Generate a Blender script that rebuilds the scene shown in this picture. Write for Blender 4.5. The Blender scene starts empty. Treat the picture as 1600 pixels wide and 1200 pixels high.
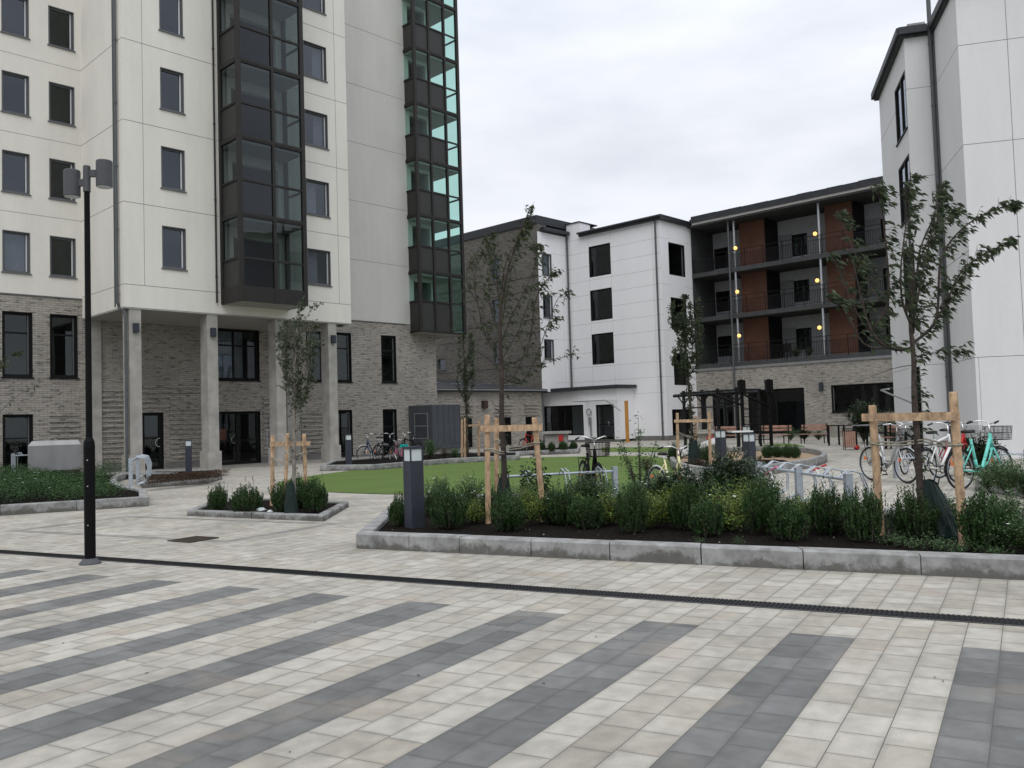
import bpy, bmesh, math, random
from mathutils import Vector, Matrix
R = math.radians
random.seed(7)
S = bpy.context.scene
# ------------------------------------------------------------------ camera
FPX, EYE, PITCH, ROLL = 1335.0, 1.5, R(2.5), R(1.75)
fwd = Vector((0, math.cos(PITCH), math.sin(PITCH)))
up0 = Vector((0, -math.sin(PITCH), math.cos(PITCH)))
rt0 = Vector((1, 0, 0))
rt = rt0*math.cos(ROLL) - up0*math.sin(ROLL)
up = rt0*math.sin(ROLL) + up0*math.cos(ROLL)
cam = bpy.data.objects.new('camera', bpy.data.cameras.new('camera'))
S.collection.objects.link(cam)
cam.matrix_world = Matrix(((rt.x, up.x, -fwd.x, 0), (rt.y, up.y, -fwd.y, 0), (rt.z, up.z, -fwd.z, EYE), (0, 0, 0, 1)))
cam.data.sensor_width = 36
cam.data.lens = 36*FPX/1600
cam.data.clip_end = 3000
cam.data.clip_start = 0.05
S.camera = cam
# ------------------------------------------------------------------ sky, sun, exposure
S.view_settings.view_transform = 'Standard'
S.view_settings.look = 'None'
S.view_settings.exposure = 0.1
S.view_settings.gamma = 1.0
SUN_EL, SUN_AZ = R(52), R(188)          # azimuth clockwise from +Y
world = bpy.data.worlds.new("World"); S.world = world; world.use_nodes = True
wn, wl = world.node_tree.nodes, world.node_tree.links
wn.clear()
wo = wn.new('ShaderNodeOutputWorld'); bg = wn.new('ShaderNodeBackground'); bg.inputs[1].default_value = 0.1
sky = wn.new('ShaderNodeTexSky'); sky.sky_type = 'NISHITA'; sky.sun_disc = False
sky.sun_elevation = SUN_EL; sky.sun_rotation = SUN_AZ
tc = wn.new('ShaderNodeTexCoord')
mp = wn.new('ShaderNodeMapping'); mp.inputs['Scale'].default_value = (1.0, 1.0, 3.2)
nz = wn.new('ShaderNodeTexNoise'); nz.inputs['Scale'].default_value = 2.3; nz.inputs['Detail'].default_value = 6; nz.inputs['Roughness'].default_value = .5
cr = wn.new('ShaderNodeValToRGB')
cr.color_ramp.elements[0].position = .36; cr.color_ramp.elements[0].color = (6.2, 6.6, 7.3, 1)
cr.color_ramp.elements[1].position = .64; cr.color_ramp.elements[1].color = (8.9, 9.1, 9.7, 1)
sep = wn.new('ShaderNodeSeparateXYZ')
el = wn.new('ShaderNodeMapRange'); el.inputs[1].default_value = .3; el.inputs[2].default_value = 1.0; el.inputs[3].default_value = 1.0; el.inputs[4].default_value = 2.1
vm = wn.new('ShaderNodeVectorMath'); vm.operation = 'SCALE'
mx = wn.new('ShaderNodeMix'); mx.data_type = 'RGBA'; mx.inputs[0].default_value = .95
wl.new(tc.outputs['Generated'], mp.inputs[0]); wl.new(mp.outputs[0], nz.inputs['Vector']); wl.new(nz.outputs['Fac'], cr.inputs[0])
wl.new(tc.outputs['Generated'], sep.inputs[0]); wl.new(sep.outputs['Z'], el.inputs[0])
wl.new(cr.outputs[0], vm.inputs[0]); wl.new(el.outputs[0], vm.inputs['Scale'])
wl.new(sky.outputs[0], mx.inputs[6]); wl.new(vm.outputs[0], mx.inputs[7])
wl.new(mx.outputs[2], bg.inputs[0]); wl.new(bg.outputs[0], wo.inputs[0])
sun = bpy.data.objects.new('sun', bpy.data.lights.new('sun', 'SUN')); S.collection.objects.link(sun)
sun.data.energy = 0.9; sun.data.angle = R(35); sun.data.color = (1, .97, .93)
sd = Vector((math.sin(SUN_AZ)*math.cos(SUN_EL), math.cos(SUN_AZ)*math.cos(SUN_EL), math.sin(SUN_EL)))
sun.rotation_euler = (-sd).to_track_quat('-Z', 'Y').to_euler()
# ------------------------------------------------------------------ site geometry helpers
def ray(px, py): return fwd + rt*((px-800)/FPX) + up*((600-py)/FPX)
def G(px, py, z=0.0):
    d = ray(px, py); t = (z-EYE)/d.z
    return Vector((d.x*t, d.y*t, z))
def AT(px, py, dep):
    return Vector((0, 0, EYE)) + ray(px, py)*dep
TH = R(43.8)
U = Vector((math.sin(TH), math.cos(TH), 0)); V = Vector((-math.cos(TH), math.sin(TH), 0))
O = G(197, 744)
PS = R(15.4)
def Wp(a, b, z=0): p = O + U*a + V*b; p.z = z; return p
# ------------------------------------------------------------------ mesh helpers
class MB:
    def __init__(s): s.v = []; s.f = []; s.uv = []; s.mi = []
    def add(s, vs, fs, mi=0, uvs=None):
        n = len(s.v); s.v += [tuple(v) for v in vs]
        for k, f in enumerate(fs):
            s.f.append([i+n for i in f]); s.mi.append(mi)
            s.uv.append(uvs[k] if uvs else None)
    def build(s, name, mats, parent=None, smooth=False, recalc=True, loc=None, rotz=0):
        me = bpy.data.meshes.new(name); me.from_pydata(s.v, [], s.f)
        if not isinstance(mats, (list, tuple)): mats = [mats]
        for m in mats: me.materials.append(m)
        me.polygons.foreach_set('material_index', s.mi)
        if any(u is not None for u in s.uv):
            ul = me.uv_layers.new(name='UVMap'); k = 0
            for f, u in zip(s.f, s.uv):
                for j in range(len(f)):
                    ul.data[k].uv = u[j] if u else (0, 0); k += 1
        if recalc:
            bm = bmesh.new(); bm.from_mesh(me); bmesh.ops.recalc_face_normals(bm, faces=bm.faces[:]); bm.to_mesh(me); bm.free()
        if smooth: me.polygons.foreach_set('use_smooth', [True]*len(me.polygons))
        me.update()
        o = bpy.data.objects.new(name, me); S.collection.objects.link(o)
        if parent: o.parent = parent
        if loc is not None: o.location = loc
        if rotz: o.rotation_euler = (0, 0, rotz)
        return o
def tag(o, label=None, cat=None, group=None, kind=None):
    if label: o['label'] = label
    if cat: o['category'] = cat
    if group: o['group'] = group
    if kind: o['kind'] = kind
    return o
def empty(name, loc, rz=0, label=None, cat=None, group=None):
    o = bpy.data.objects.new(name, None); S.collection.objects.link(o)
    o.empty_display_size = .2
    o.location = loc; o.rotation_euler = (0, 0, rz)
    return tag(o, label, cat, group)
def copy_tree(o, parent=None):
    c = o.copy(); S.collection.objects.link(c)
    if parent: c.parent = parent
    for ch in KIDS(o): copy_tree(ch, c)
    return c
def KIDS(o): return [x for x in S.collection.objects if x.parent == o]
class FR:   # a facade frame: s along the wall, d inwards, z up
    def __init__(f, o, u, n): f.o = Vector(o); f.u = Vector(u); f.n = Vector(n)
    def p(f, s, d, z): return f.o + f.u*s + f.n*d + Vector((0, 0, z))
def fquad(mb, fr, pts, mi=0):
    vs = [fr.p(*q) for q in pts]
    s = [q[0] for q in pts]; d = [q[1] for q in pts]; z = [q[2] for q in pts]
    rs, rd, rz = max(s)-min(s), max(d)-min(d), max(z)-min(z)
    if rd <= rs and rd <= rz: uv = [(q[0], q[2]) for q in pts]
    elif rs <= rd and rs <= rz: uv = [(q[1], q[2]) for q in pts]
    else: uv = [(q[0], q[1]) for q in pts]
    mb.add(vs, [list(range(len(pts)))], mi, [uv])
def fbox(mb, fr, s0, s1, d0, d1, z0, z1, mi=0):
    a = [(s0, d0, z0), (s1, d0, z0), (s1, d1, z0), (s0, d1, z0), (s0, d0, z1), (s1, d0, z1), (s1, d1, z1), (s0, d1, z1)]
    for f in ((0, 1, 2, 3), (4, 5, 6, 7), (0, 1, 5, 4), (1, 2, 6, 5), (2, 3, 7, 6), (3, 0, 4, 7)):
        fquad(mb, fr, [a[i] for i in f], mi)
ID = FR((0, 0, 0), (1, 0, 0), (0, 1, 0))
def box(mb, x0, x1, y0, y1, z0, z1, mi=0): fbox(mb, ID, x0, x1, y0, y1, z0, z1, mi)
def wall(mb, fr, s0, s1, z0, z1, holes=(), rev=.25, mi=0, rmi=None):
    ss = sorted({s0, s1, *[min(max(h[k], s0), s1) for h in holes for k in (0, 1)]})
    zs = sorted({z0, z1, *[min(max(h[k], z0), z1) for h in holes for k in (2, 3)]})
    for i in range(len(ss)-1):
        for j in range(len(zs)-1):
            cs, cz = (ss[i]+ss[i+1])/2, (zs[j]+zs[j+1])/2
            if any(h[0] < cs < h[1] and h[2] < cz < h[3] for h in holes): continue
            fquad(mb, fr, [(ss[i], 0, zs[j]), (ss[i+1], 0, zs[j]), (ss[i+1], 0, zs[j+1]), (ss[i], 0, zs[j+1])], mi)
    r = mi if rmi is None else rmi
    for h in holes:
        a, b, c, d = h[:4]
        fquad(mb, fr, [(a, 0, c), (a, rev, c), (a, rev, d), (a, 0, d)], r)
        fquad(mb, fr, [(b, 0, c), (b, rev, c), (b, rev, d), (b, 0, d)], r)
        fquad(mb, fr, [(a, 0, c), (b, 0, c), (b, rev, c), (a, rev, c)], r)
        fquad(mb, fr, [(a, 0, d), (b, 0, d), (b, rev, d), (a, rev, d)], r)
def tube(mb, pts, rad, n=8, mi=0, cap=True):
    pts = [Vector(p) for p in pts]
    if not isinstance(rad, (list, tuple)): rad = [rad]*len(pts)
    vs = []; fs = []
    prev = None
    for i, p in enumerate(pts):
        t = (pts[min(i+1, len(pts)-1)] - pts[max(i-1, 0)])
        if t.length < 1e-9: t = Vector((0, 0, 1))
        t.normalize()
        if prev is None:
            a = t.cross(Vector((0, 0, 1)))
            if a.length < .1: a = t.cross(Vector((1, 0, 0)))
        else: a = prev - t*prev.dot(t)
        a.normalize(); prev = a; b = t.cross(a)
        for k in range(n):
            w = 2*math.pi*k/n
            vs.append(p + (a*math.cos(w) + b*math.sin(w))*rad[i])
    for i in range(len(pts)-1):
        for k in range(n):
            fs.append([i*n+k, i*n+(k+1) % n, (i+1)*n+(k+1) % n, (i+1)*n+k])
    if cap:
        fs.append(list(range(n))[::-1]); fs.append([(len(pts)-1)*n+k for k in range(n)])
    mb.add(vs, fs, mi)
def lathe(mb, prof, c=(0, 0, 0), n=20, mi=0):
    vs = []; fs = []
    for r, z in prof:
        for k in range(n):
            w = 2*math.pi*k/n; vs.append((c[0]+r*math.cos(w), c[1]+r*math.sin(w), c[2]+z))
    for i in range(len(prof)-1):
        for k in range(n): fs.append([i*n+k, i*n+(k+1) % n, (i+1)*n+(k+1) % n, (i+1)*n+k])
    fs.append(list(range(n))[::-1]); fs.append([(len(prof)-1)*n+k for k in range(n)])
    mb.add(vs, fs, mi)
def torus(mb, c, axis_u, axis_v, Rr, r, n=28, m=6, mi=0, a0=0, a1=2*math.pi):
    full = abs(a1-a0-2*math.pi) < 1e-6
    w_ = Vector(axis_u).cross(Vector(axis_v)); au = Vector(axis_u); av = Vector(axis_v); c = Vector(c)
    N = n if full else n+1
    vs = []; fs = []
    for i in range(N):
        t = a0+(a1-a0)*i/n; rd = au*math.cos(t)+av*math.sin(t)
        for k in range(m):
            q = 2*math.pi*k/m; vs.append(c + rd*(Rr+r*math.cos(q)) + w_*(r*math.sin(q)))
    for i in range(n):
        for k in range(m):
            fs.append([i*m+k, i*m+(k+1) % m, ((i+1) % N)*m+(k+1) % m, ((i+1) % N)*m+k])
    mb.add(vs, fs, mi)
def leaf(mb, p, d, L, W, n=None, mi=0, droop=.15):
    d = Vector(d).normalized()
    if n is None: n = Vector((random.uniform(-1, 1), random.uniform(-1, 1), random.uniform(-.3, 1)))
    s = d.cross(n)
    if s.length < .05: s = d.cross(Vector((.3, .8, .5)))
    s.normalize(); nn = s.cross(d)
    p = Vector(p); m = p + d*L*.45
    mb.add([p, m + s*W*.5 + nn*W*.12, p + d*L - Vector((0, 0, droop*L)), m - s*W*.5 + nn*W*.12], [[0, 1, 2, 3]], mi)
# ------------------------------------------------------------------ materials
def nm(name):
    m = bpy.data.materials.new(name); m.use_nodes = True; nt = m.node_tree
    return m, nt, nt.nodes['Principled BSDF']
def mat(name, col, rough=.6, metal=0., noise=.12, scale=6., bump=0., bscale=40., spec=.25, coord='Object', stretch=(1, 1, 1), col2=None):
    m, nt, b = nm(name); N, L = nt.nodes, nt.links
    b.inputs['Roughness'].default_value = rough; b.inputs['Metallic'].default_value = metal
    b.inputs['Specular IOR Level'].default_value = spec
    t = N.new('ShaderNodeTexCoord'); mpn = N.new('ShaderNodeMapping'); mpn.inputs['Scale'].default_value = stretch
    L.new(t.outputs[coord], mpn.inputs[0])
    n1 = N.new('ShaderNodeTexNoise'); n1.inputs['Scale'].default_value = scale; n1.inputs['Detail'].default_value = 5
    L.new(mpn.outputs[0], n1.inputs['Vector'])
    r = N.new('ShaderNodeValToRGB'); r.color_ramp.elements[0].position = .3; r.color_ramp.elements[1].position = .7
    c = Vector(col[:3]); k = 1-noise
    r.color_ramp.elements[0].color = (*(Vector(col2[:3]) if col2 else c*k), 1)
    r.color_ramp.elements[1].color = (*(c if col2 else c*(1+noise*.6)), 1)
    L.new(n1.outputs['Fac'], r.inputs[0]); L.new(r.outputs[0], b.inputs['Base Color'])
    if bump:
        n2 = N.new('ShaderNodeTexNoise'); n2.inputs['Scale'].default_value = bscale; n2.inputs['Detail'].default_value = 3
        L.new(mpn.outputs[0], n2.inputs['Vector'])
        bp = N.new('ShaderNodeBump'); bp.inputs['Strength'].default_value = bump; bp.inputs['Distance'].default_value = .02
        L.new(n2.outputs['Fac'], bp.inputs['Height']); L.new(bp.outputs[0], b.inputs['Normal'])
    return m
def stucco(name, col, streak=.07):
    m, nt, b = nm(name); N, L = nt.nodes, nt.links
    b.inputs['Roughness'].default_value = .85; b.inputs['Specular IOR Level'].default_value = .2
    t = N.new('ShaderNodeTexCoord')
    n1 = N.new('ShaderNodeTexNoise'); n1.inputs['Scale'].default_value = .5; n1.inputs['Detail'].default_value = 7; n1.inputs['Roughness'].default_value = .6
    mp1 = N.new('ShaderNodeMapping'); mp1.inputs['Scale'].default_value = (1.6, 1.6, .7)
    n2 = N.new('ShaderNodeTexNoise'); n2.inputs['Scale'].default_value = 9; n2.inputs['Detail'].default_value = 4
    L.new(t.outputs['Object'], mp1.inputs[0]); L.new(mp1.outputs[0], n1.inputs['Vector']); L.new(t.outputs['Object'], n2.inputs['Vector'])
    a = N.new('ShaderNodeMath'); a.operation = 'ADD'; a.inputs[1].default_value = 0
    mu = N.new('ShaderNodeMath'); mu.operation = 'MULTIPLY_ADD'; mu.inputs[1].default_value = .3
    mp3 = N.new('ShaderNodeMapping'); mp3.inputs['Scale'].default_value = (5, 5, .22); n4 = N.new('ShaderNodeTexNoise'); n4.inputs['Scale'].default_value = 1.0; n4.inputs['Detail'].default_value = 5; L.new(t.outputs['Object'], mp3.inputs[0]); L.new(mp3.outputs[0], n4.inputs['Vector'])
    av = N.new('ShaderNodeMath'); av.operation = 'MULTIPLY_ADD'; av.inputs[1].default_value = .35; L.new(n4.outputs['Fac'], av.inputs[0])
    L.new(n2.outputs['Fac'], mu.inputs[0]); L.new(n1.outputs['Fac'], mu.inputs[2]); L.new(mu.outputs[0], av.inputs[2]); mu = av
    r = N.new('ShaderNodeValToRGB'); r.color_ramp.elements[0].position = .58; r.color_ramp.elements[1].position = 1.0
    c = Vector(col)
    r.color_ramp.elements[0].color = (*(c*(1-streak*1.6)), 1); r.color_ramp.elements[1].color = (*(c*(1+streak*.5)), 1)
    L.new(mu.outputs[0], r.inputs[0]); L.new(r.outputs[0], b.inputs['Base Color'])
    n3 = N.new('ShaderNodeTexNoise'); n3.inputs['Scale'].default_value = 70
    bp = N.new('ShaderNodeBump'); bp.inputs['Strength'].default_value = .25; bp.inputs['Distance'].default_value = .01
    L.new(t.outputs['Object'], n3.inputs['Vector']); L.new(n3.outputs['Fac'], bp.inputs['Height']); L.new(bp.outputs[0], b.inputs['Normal'])
    return m
def brick(name, c1, c2, mortar, dark=.5):
    m, nt, b = nm(name); N, L = nt.nodes, nt.links
    b.inputs['Roughness'].default_value = .9; b.inputs['Specular IOR Level'].default_value = .15
    t = N.new('ShaderNodeUVMap')
    bt = N.new('ShaderNodeTexBrick'); bt.inputs['Scale'].default_value = 1; bt.inputs['Brick Width'].default_value = .28; bt.inputs['Row Height'].default_value = .085
    bt.inputs['Mortar Size'].default_value = .008; bt.inputs['Mortar Smooth'].default_value = .3; bt.inputs['Bias'].default_value = 0
    bt.inputs['Color1'].default_value = (*c1, 1); bt.inputs['Color2'].default_value = (*c2, 1); bt.inputs['Mortar'].default_value = (*mortar, 1)
    L.new(t.outputs[0], bt.inputs['Vector'])
    # scattered dark dashes: odd bricks and open joints
    mp1 = N.new('ShaderNodeMapping'); mp1.inputs['Scale'].default_value = (3.0, 11.8, 1)
    n1 = N.new('ShaderNodeTexNoise'); n1.inputs['Scale'].default_value = 1.0; n1.inputs['Detail'].default_value = 3; n1.inputs['Roughness'].default_value = .6
    L.new(t.outputs[0], mp1.inputs[0]); L.new(mp1.outputs[0], n1.inputs['Vector'])
    r1 = N.new('ShaderNodeMapRange'); r1.inputs[1].default_value = .55; r1.inputs[2].default_value = .63; r1.inputs[3].default_value = 1; r1.inputs[4].default_value = dark
    L.new(n1.outputs['Fac'], r1.inputs[0])
    n2 = N.new('ShaderNodeTexNoise'); n2.inputs['Scale'].default_value = .45; n2.inputs['Detail'].default_value = 4
    L.new(t.outputs[0], n2.inputs['Vector'])
    r2 = N.new('ShaderNodeMapRange'); r2.inputs[1].default_value = .3; r2.inputs[2].default_value = .7; r2.inputs[3].default_value = .84; r2.inputs[4].default_value = 1.08
    L.new(n2.outputs['Fac'], r2.inputs[0])
    mu = N.new('ShaderNodeMath'); mu.operation = 'MULTIPLY'; L.new(r1.outputs[0], mu.inputs[0]); L.new(r2.outputs[0], mu.inputs[1])
    vs = N.new('ShaderNodeVectorMath'); vs.operation = 'SCALE'
    L.new(bt.outputs['Color'], vs.inputs[0]); L.new(mu.outputs[0], vs.inputs['Scale']); L.new(vs.outputs[0], b.inputs['Base Color'])
    bp = N.new('ShaderNodeBump'); bp.inputs['Strength'].default_value = .6; bp.inputs['Distance'].default_value = .015
    sb = N.new('ShaderNodeMath'); sb.operation = 'SUBTRACT'; L.new(mu.outputs[0], sb.inputs[0]); L.new(bt.outputs['Fac'], sb.inputs[1])
    L.new(sb.outputs[0], bp.inputs['Height']); L.new(bp.outputs[0], b.inputs['Normal'])
    return m
def glass(name, tint, ior=1.8, gl=(1, 1, 1), rough=.01):
    m = bpy.data.materials.new(name); m.use_nodes = True; N, L = m.node_tree.nodes, m.node_tree.links; N.clear()
    o = N.new('ShaderNodeOutputMaterial'); mixs = N.new('ShaderNodeMixShader'); lw = N.new('ShaderNodeLayerWeight'); lw.inputs[0].default_value = .5
    pw = N.new('ShaderNodeMath'); pw.operation = 'POWER'; pw.inputs[1].default_value = 5; L.new(lw.outputs['Facing'], pw.inputs[0])
    f0 = ((ior-1)/(ior+1))**2
    fr = N.new('ShaderNodeMath'); fr.operation = 'MULTIPLY_ADD'; fr.inputs[1].default_value = 1-f0; fr.inputs[2].default_value = f0; L.new(pw.outputs[0], fr.inputs[0])
    tr = N.new('ShaderNodeBsdfTransparent'); tr.inputs[0].default_value = (*tint, 1)
    g = N.new('ShaderNodeBsdfGlossy'); g.inputs['Roughness'].default_value = rough; g.inputs[0].default_value = (*gl, 1)
    t = N.new('ShaderNodeTexCoord'); n = N.new('ShaderNodeTexNoise'); n.inputs['Scale'].default_value = .7
    bp = N.new('ShaderNodeBump'); bp.inputs['Strength'].default_value = .05; bp.inputs['Distance'].default_value = .05
    L.new(t.outputs['Object'], n.inputs['Vector']); L.new(n.outputs['Fac'], bp.inputs['Height']); L.new(bp.outputs[0], g.inputs['Normal'])
    ge = N.new('ShaderNodeNewGeometry'); 
    L.new(fr.outputs[0], mixs.inputs[0]); L.new(tr.outputs[0], mixs.inputs[1]); L.new(g.outputs[0], mixs.inputs[2]); L.new(mixs.outputs[0], o.inputs[0])
    return m
def foliage(name, c1, c2, trans=.25, rough=.55):
    m = bpy.data.materials.new(name); m.use_nodes = True; N, L = m.node_tree.nodes, m.node_tree.links; N.clear()
    o = N.new('ShaderNodeOutputMaterial'); b = N.new('ShaderNodeBsdfPrincipled'); b.inputs['Roughness'].default_value = rough; b.inputs['Specular IOR Level'].default_value = .3
    tl = N.new('ShaderNodeBsdfTranslucent'); ms = N.new('ShaderNodeMixShader'); ms.inputs[0].default_value = trans
    ge = N.new('ShaderNodeNewGeometry'); r = N.new('ShaderNodeValToRGB')
    r.color_ramp.elements[0].color = (*c1, 1); r.color_ramp.elements[1].color = (*c2, 1)
    L.new(ge.outputs['Random Per Island'], r.inputs[0]); L.new(r.outputs[0], b.inputs['Base Color']); L.new(r.outputs[0], tl.inputs[0])
    L.new(b.outputs[0], ms.inputs[1]); L.new(tl.outputs[0], ms.inputs[2]); L.new(ms.outputs[0], o.inputs[0])
    return m
def emit(name, col, st):
    m, nt, b = nm(name); b.inputs['Base Color'].default_value = (*col, 1); b.inputs['Emission Color'].default_value = (*col, 1); b.inputs['Emission Strength'].default_value = st
    return m
M = dict(
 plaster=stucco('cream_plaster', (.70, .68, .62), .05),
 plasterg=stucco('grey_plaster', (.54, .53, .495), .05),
 panelw=stucco('white_cladding', (.78, .78, .79), .025),
 panelr=stucco('pale_cladding', (.63, .63, .63), .035),
 brick=brick('beige_brick', (.40, .372, .33), (.32, .298, .264), (.20, .187, .167), .50),
 brickd=brick('grey_brown_brick', (.19, .175, .155), (.14, .13, .117), (.09, .085, .08), .55),
 brickl=brick('pale_brick', (.37, .35, .31), (.29, .27, .24), (.17, .155, .135), .48),
 joint=mat('joint_sealant', (.16, .155, .145), .9),
 jointr=mat('pale_joint', (.33, .33, .33), .9),
 conc=mat('concrete', (.36, .345, .315), .85, scale=2.2, noise=.22, bump=.3, bscale=60),
 concd=mat('dark_concrete', (.17, .165, .155), .9, scale=3, noise=.2, bump=.3),
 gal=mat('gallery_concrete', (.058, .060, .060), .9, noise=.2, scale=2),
 soff=mat('soffit_concrete', (.36, .35, .33), .9, noise=.08),
 bronze=mat('bronze_metal', (.030, .028, .026), .5, metal=.3, noise=.15),
 bpanel=mat('dark_panel', (.036, .036, .034), .45, noise=.08, scale=1.5),
 grey=mat('grey_frame', (.115, .12, .125), .5, noise=.1),
 dark=mat('dark_frame', (.014, .014, .015), .5, noise=.2, spec=.1),
 white=mat('white_trim', (.62, .63, .64), .5, noise=.05),
 alu=mat('aluminium', (.42, .44, .46), .4, metal=.7, noise=.1),
 galv=mat('galvanised_steel', (.42, .46, .50), .5, metal=.45, noise=.2, scale=14),
 steel=mat('brushed_steel', (.27, .27, .265), .5, metal=.6, noise=.15, scale=1.4, stretch=(2, 2, .6)),
 chrome=mat('chrome', (.7, .7, .7), .15, metal=1, noise=.03),
 anth=mat('anthracite_metal', (.040, .045, .058), .5, metal=.2, noise=.1),
 shed=mat('slate_sheet', (.075, .083, .095), .55, metal=.2, noise=.12, scale=2),
 lampg=mat('lamp_grey', (.075, .078, .083), .6, metal=.1, noise=.1),
 black=mat('black_paint', (.006, .006, .0065), .5, noise=.2, scale=10, spec=.08),
 rubber=mat('rubber', (.018, .018, .018), .8, noise=.2),
 roof=mat('roof_sheet', (.040, .043, .048), .55, metal=.2, noise=.2),
 pipe=mat('downpipe_metal', (.10, .108, .112), .5, metal=.3, noise=.12),
 g_up=glass('window_glass', (.42, .46, .5), 1.92, (.76, .82, .92)),
 g_lo=glass('dim_reflection_glass', (.40, .43, .44), 1.66, (.78, .86, .86)),  # window glass with weaker reflection, standing in for dark surroundings it would mirror
 g_bay=glass('bay_glass', (.40, .46, .45), 1.66, (.72, .78, .85)),
 g_bay2=glass('green_glass', (.66, .84, .79), 1.42, (.8, .88, .9)),
 g_clear=glass('clear_glass', (.93, .96, .95), 1.5),
 frost=mat('frosted_glass', (.52, .57, .57), .35, noise=.04),
 inside=mat('interior_wall', (.20, .19, .18), .9),
 curtain=mat('curtain_fabric', (.55, .56, .55), .9, noise=.1),
 wood=mat('stake_wood', (.50, .345, .215), .8, noise=.45, scale=9, stretch=(2, 2, .9), bump=.7),
 woodb=mat('bench_wood', (.42, .25, .19), .7, noise=.25, scale=4),
 woodc=mat('canopy_post_wood', (.50, .24, .06), .6, noise=.15),
 redp=mat('russet_panel', (.105, .046, .029), .6, noise=.2, scale=1.2),
 strap=mat('tree_tie', (.30, .28, .22), .9, noise=.3, scale=30),
 bark=mat('bark', (.062, .050, .042), .95, noise=.45, scale=14, bump=.8, bscale=40),
 barkl=mat('pale_bark', (.22, .20, .17), .95, noise=.4, scale=14, bump=.6),
 bag=mat('watering_bag', (.008, .020, .017), .45, noise=.3, scale=5, bump=.3, bscale=12),
 soil=mat('soil', (.012, .010, .0085), 1, noise=.5, scale=18, bump=1.0, bscale=50, spec=.05),
 sand=mat('sand', (.33, .24, .16), 1, noise=.15, scale=6, bump=.5, bscale=80),
 turf=mat('artificial_turf', (.122, .180, .052), .95, noise=.10, scale=.9, bump=.8, bscale=220, spec=.1),
 turq=mat('turquoise_paint', (.16, .60, .50), .3, noise=.03),
 whitep=mat('white_paint', (.72, .72, .70), .3, noise=.04),
 silver=mat('silver_paint', (.45, .46, .47), .3, metal=.6, noise=.04),
 pinkp=mat('pink_paint', (.65, .16, .28), .35, noise=.04),
 yellowp=mat('pale_yellow_paint', (.68, .64, .35), .35, noise=.04),
 redpnt=mat('red_paint', (.42, .03, .03), .35, noise=.04),
 navy=mat('navy_paint', (.03, .04, .08), .35, noise=.04),
 greenp=mat('green_paint', (.04, .42, .10), .35, noise=.04),
 bluep=mat('blue_paint', (.04, .15, .50), .35, noise=.04),
 orange=mat('orange_reflector', (.8, .2, .04), .3, noise=.02),
 leather=mat('saddle_vinyl', (.02, .019, .018), .6, noise=.2),
 globe=emit('lit_globe', (1.0, .55, .16), 1.5),
 yew=foliage('yew_needles', (.010, .026, .008), (.05, .105, .028), .2),
 yewy=foliage('light_shrub_leaves', (.05, .10, .014), (.20, .27, .045), .3),
 leafg=foliage('shrub_leaves', (.022, .056, .018), (.095, .17, .06), .25),
 laurel=foliage('laurel_leaves', (.010, .026, .010), (.035, .065, .022), .15, .35),
 cover=foliage('ground_cover_leaves', (.010, .036, .012), (.06, .125, .036), .25),
 tleaf=foliage('tree_leaves', (.016, .026, .010), (.06, .085, .032), .3, .45),
 tleafd=foliage('dark_tree_leaves', (.014, .028, .012), (.07, .095, .045), .3, .5),
 redleaf=foliage('reddish_leaves', (.03, .02, .012), (.09, .05, .03), .25),
 flower=mat('white_petals', (.8, .8, .75), .8, noise=.03),
)
# kerb concrete with its damp lower edge
def kerbmat():
    m, nt, b = nm('kerb_concrete'); N, L = nt.nodes, nt.links
    b.inputs['Roughness'].default_value = .9; b.inputs['Specular IOR Level'].default_value = .2
    t = N.new('ShaderNodeTexCoord')
    n1 = N.new('ShaderNodeTexNoise'); n1.inputs['Scale'].default_value = 5; n1.inputs['Detail'].default_value = 7; n1.inputs['Roughness'].default_value = .65
    n2 = N.new('ShaderNodeTexNoise'); n2.inputs['Scale'].default_value = 2.4; n2.inputs['Detail'].default_value = 9; n2.inputs['Roughness'].default_value = .75
    for n in (n1, n2): L.new(t.outputs['Object'], n.inputs['Vector'])
    r = N.new('ShaderNodeValToRGB'); r.color_ramp.elements[0].position = .3; r.color_ramp.elements[1].position = .72
    r.color_ramp.elements[0].color = (.15, .15, .145, 1); r.color_ramp.elements[1].color = (.36, .36, .35, 1)
    L.new(n1.outputs['Fac'], r.inputs[0])
    s = N.new('ShaderNodeSeparateXYZ'); L.new(t.outputs['Object'], s.inputs[0])
    a = N.new('ShaderNodeMath'); a.operation = 'MULTIPLY_ADD'; a.inputs[1].default_value = .62; a.inputs[2].default_value = -.245
    L.new(n2.outputs['Fac'], a.inputs[0])
    g = N.new('ShaderNodeMath'); g.operation = 'SUBTRACT'; L.new(a.outputs[0], g.inputs[0]); L.new(s.outputs['Z'], g.inputs[1])
    mr = N.new('ShaderNodeMapRange'); mr.inputs[1].default_value = -.03; mr.inputs[2].default_value = .035; mr.inputs[3].default_value = 0; mr.inputs[4].default_value = .8
    L.new(g.outputs[0], mr.inputs[0])
    mx_ = N.new('ShaderNodeMix'); mx_.data_type = 'RGBA'; mx_.inputs[7].default_value = (.082, .078, .068, 1)
    L.new(mr.outputs[0], mx_.inputs[0]); L.new(r.outputs[0], mx_.inputs[6]); L.new(mx_.outputs[2], b.inputs['Base Color'])
    bp = N.new('ShaderNodeBump'); bp.inputs['Strength'].default_value = .3; bp.inputs['Distance'].default_value = .02
    L.new(n1.outputs['Fac'], bp.inputs['Height']); L.new(bp.outputs[0], b.inputs['Normal'])
    return m
M['kerb'] = kerbmat()
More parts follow.
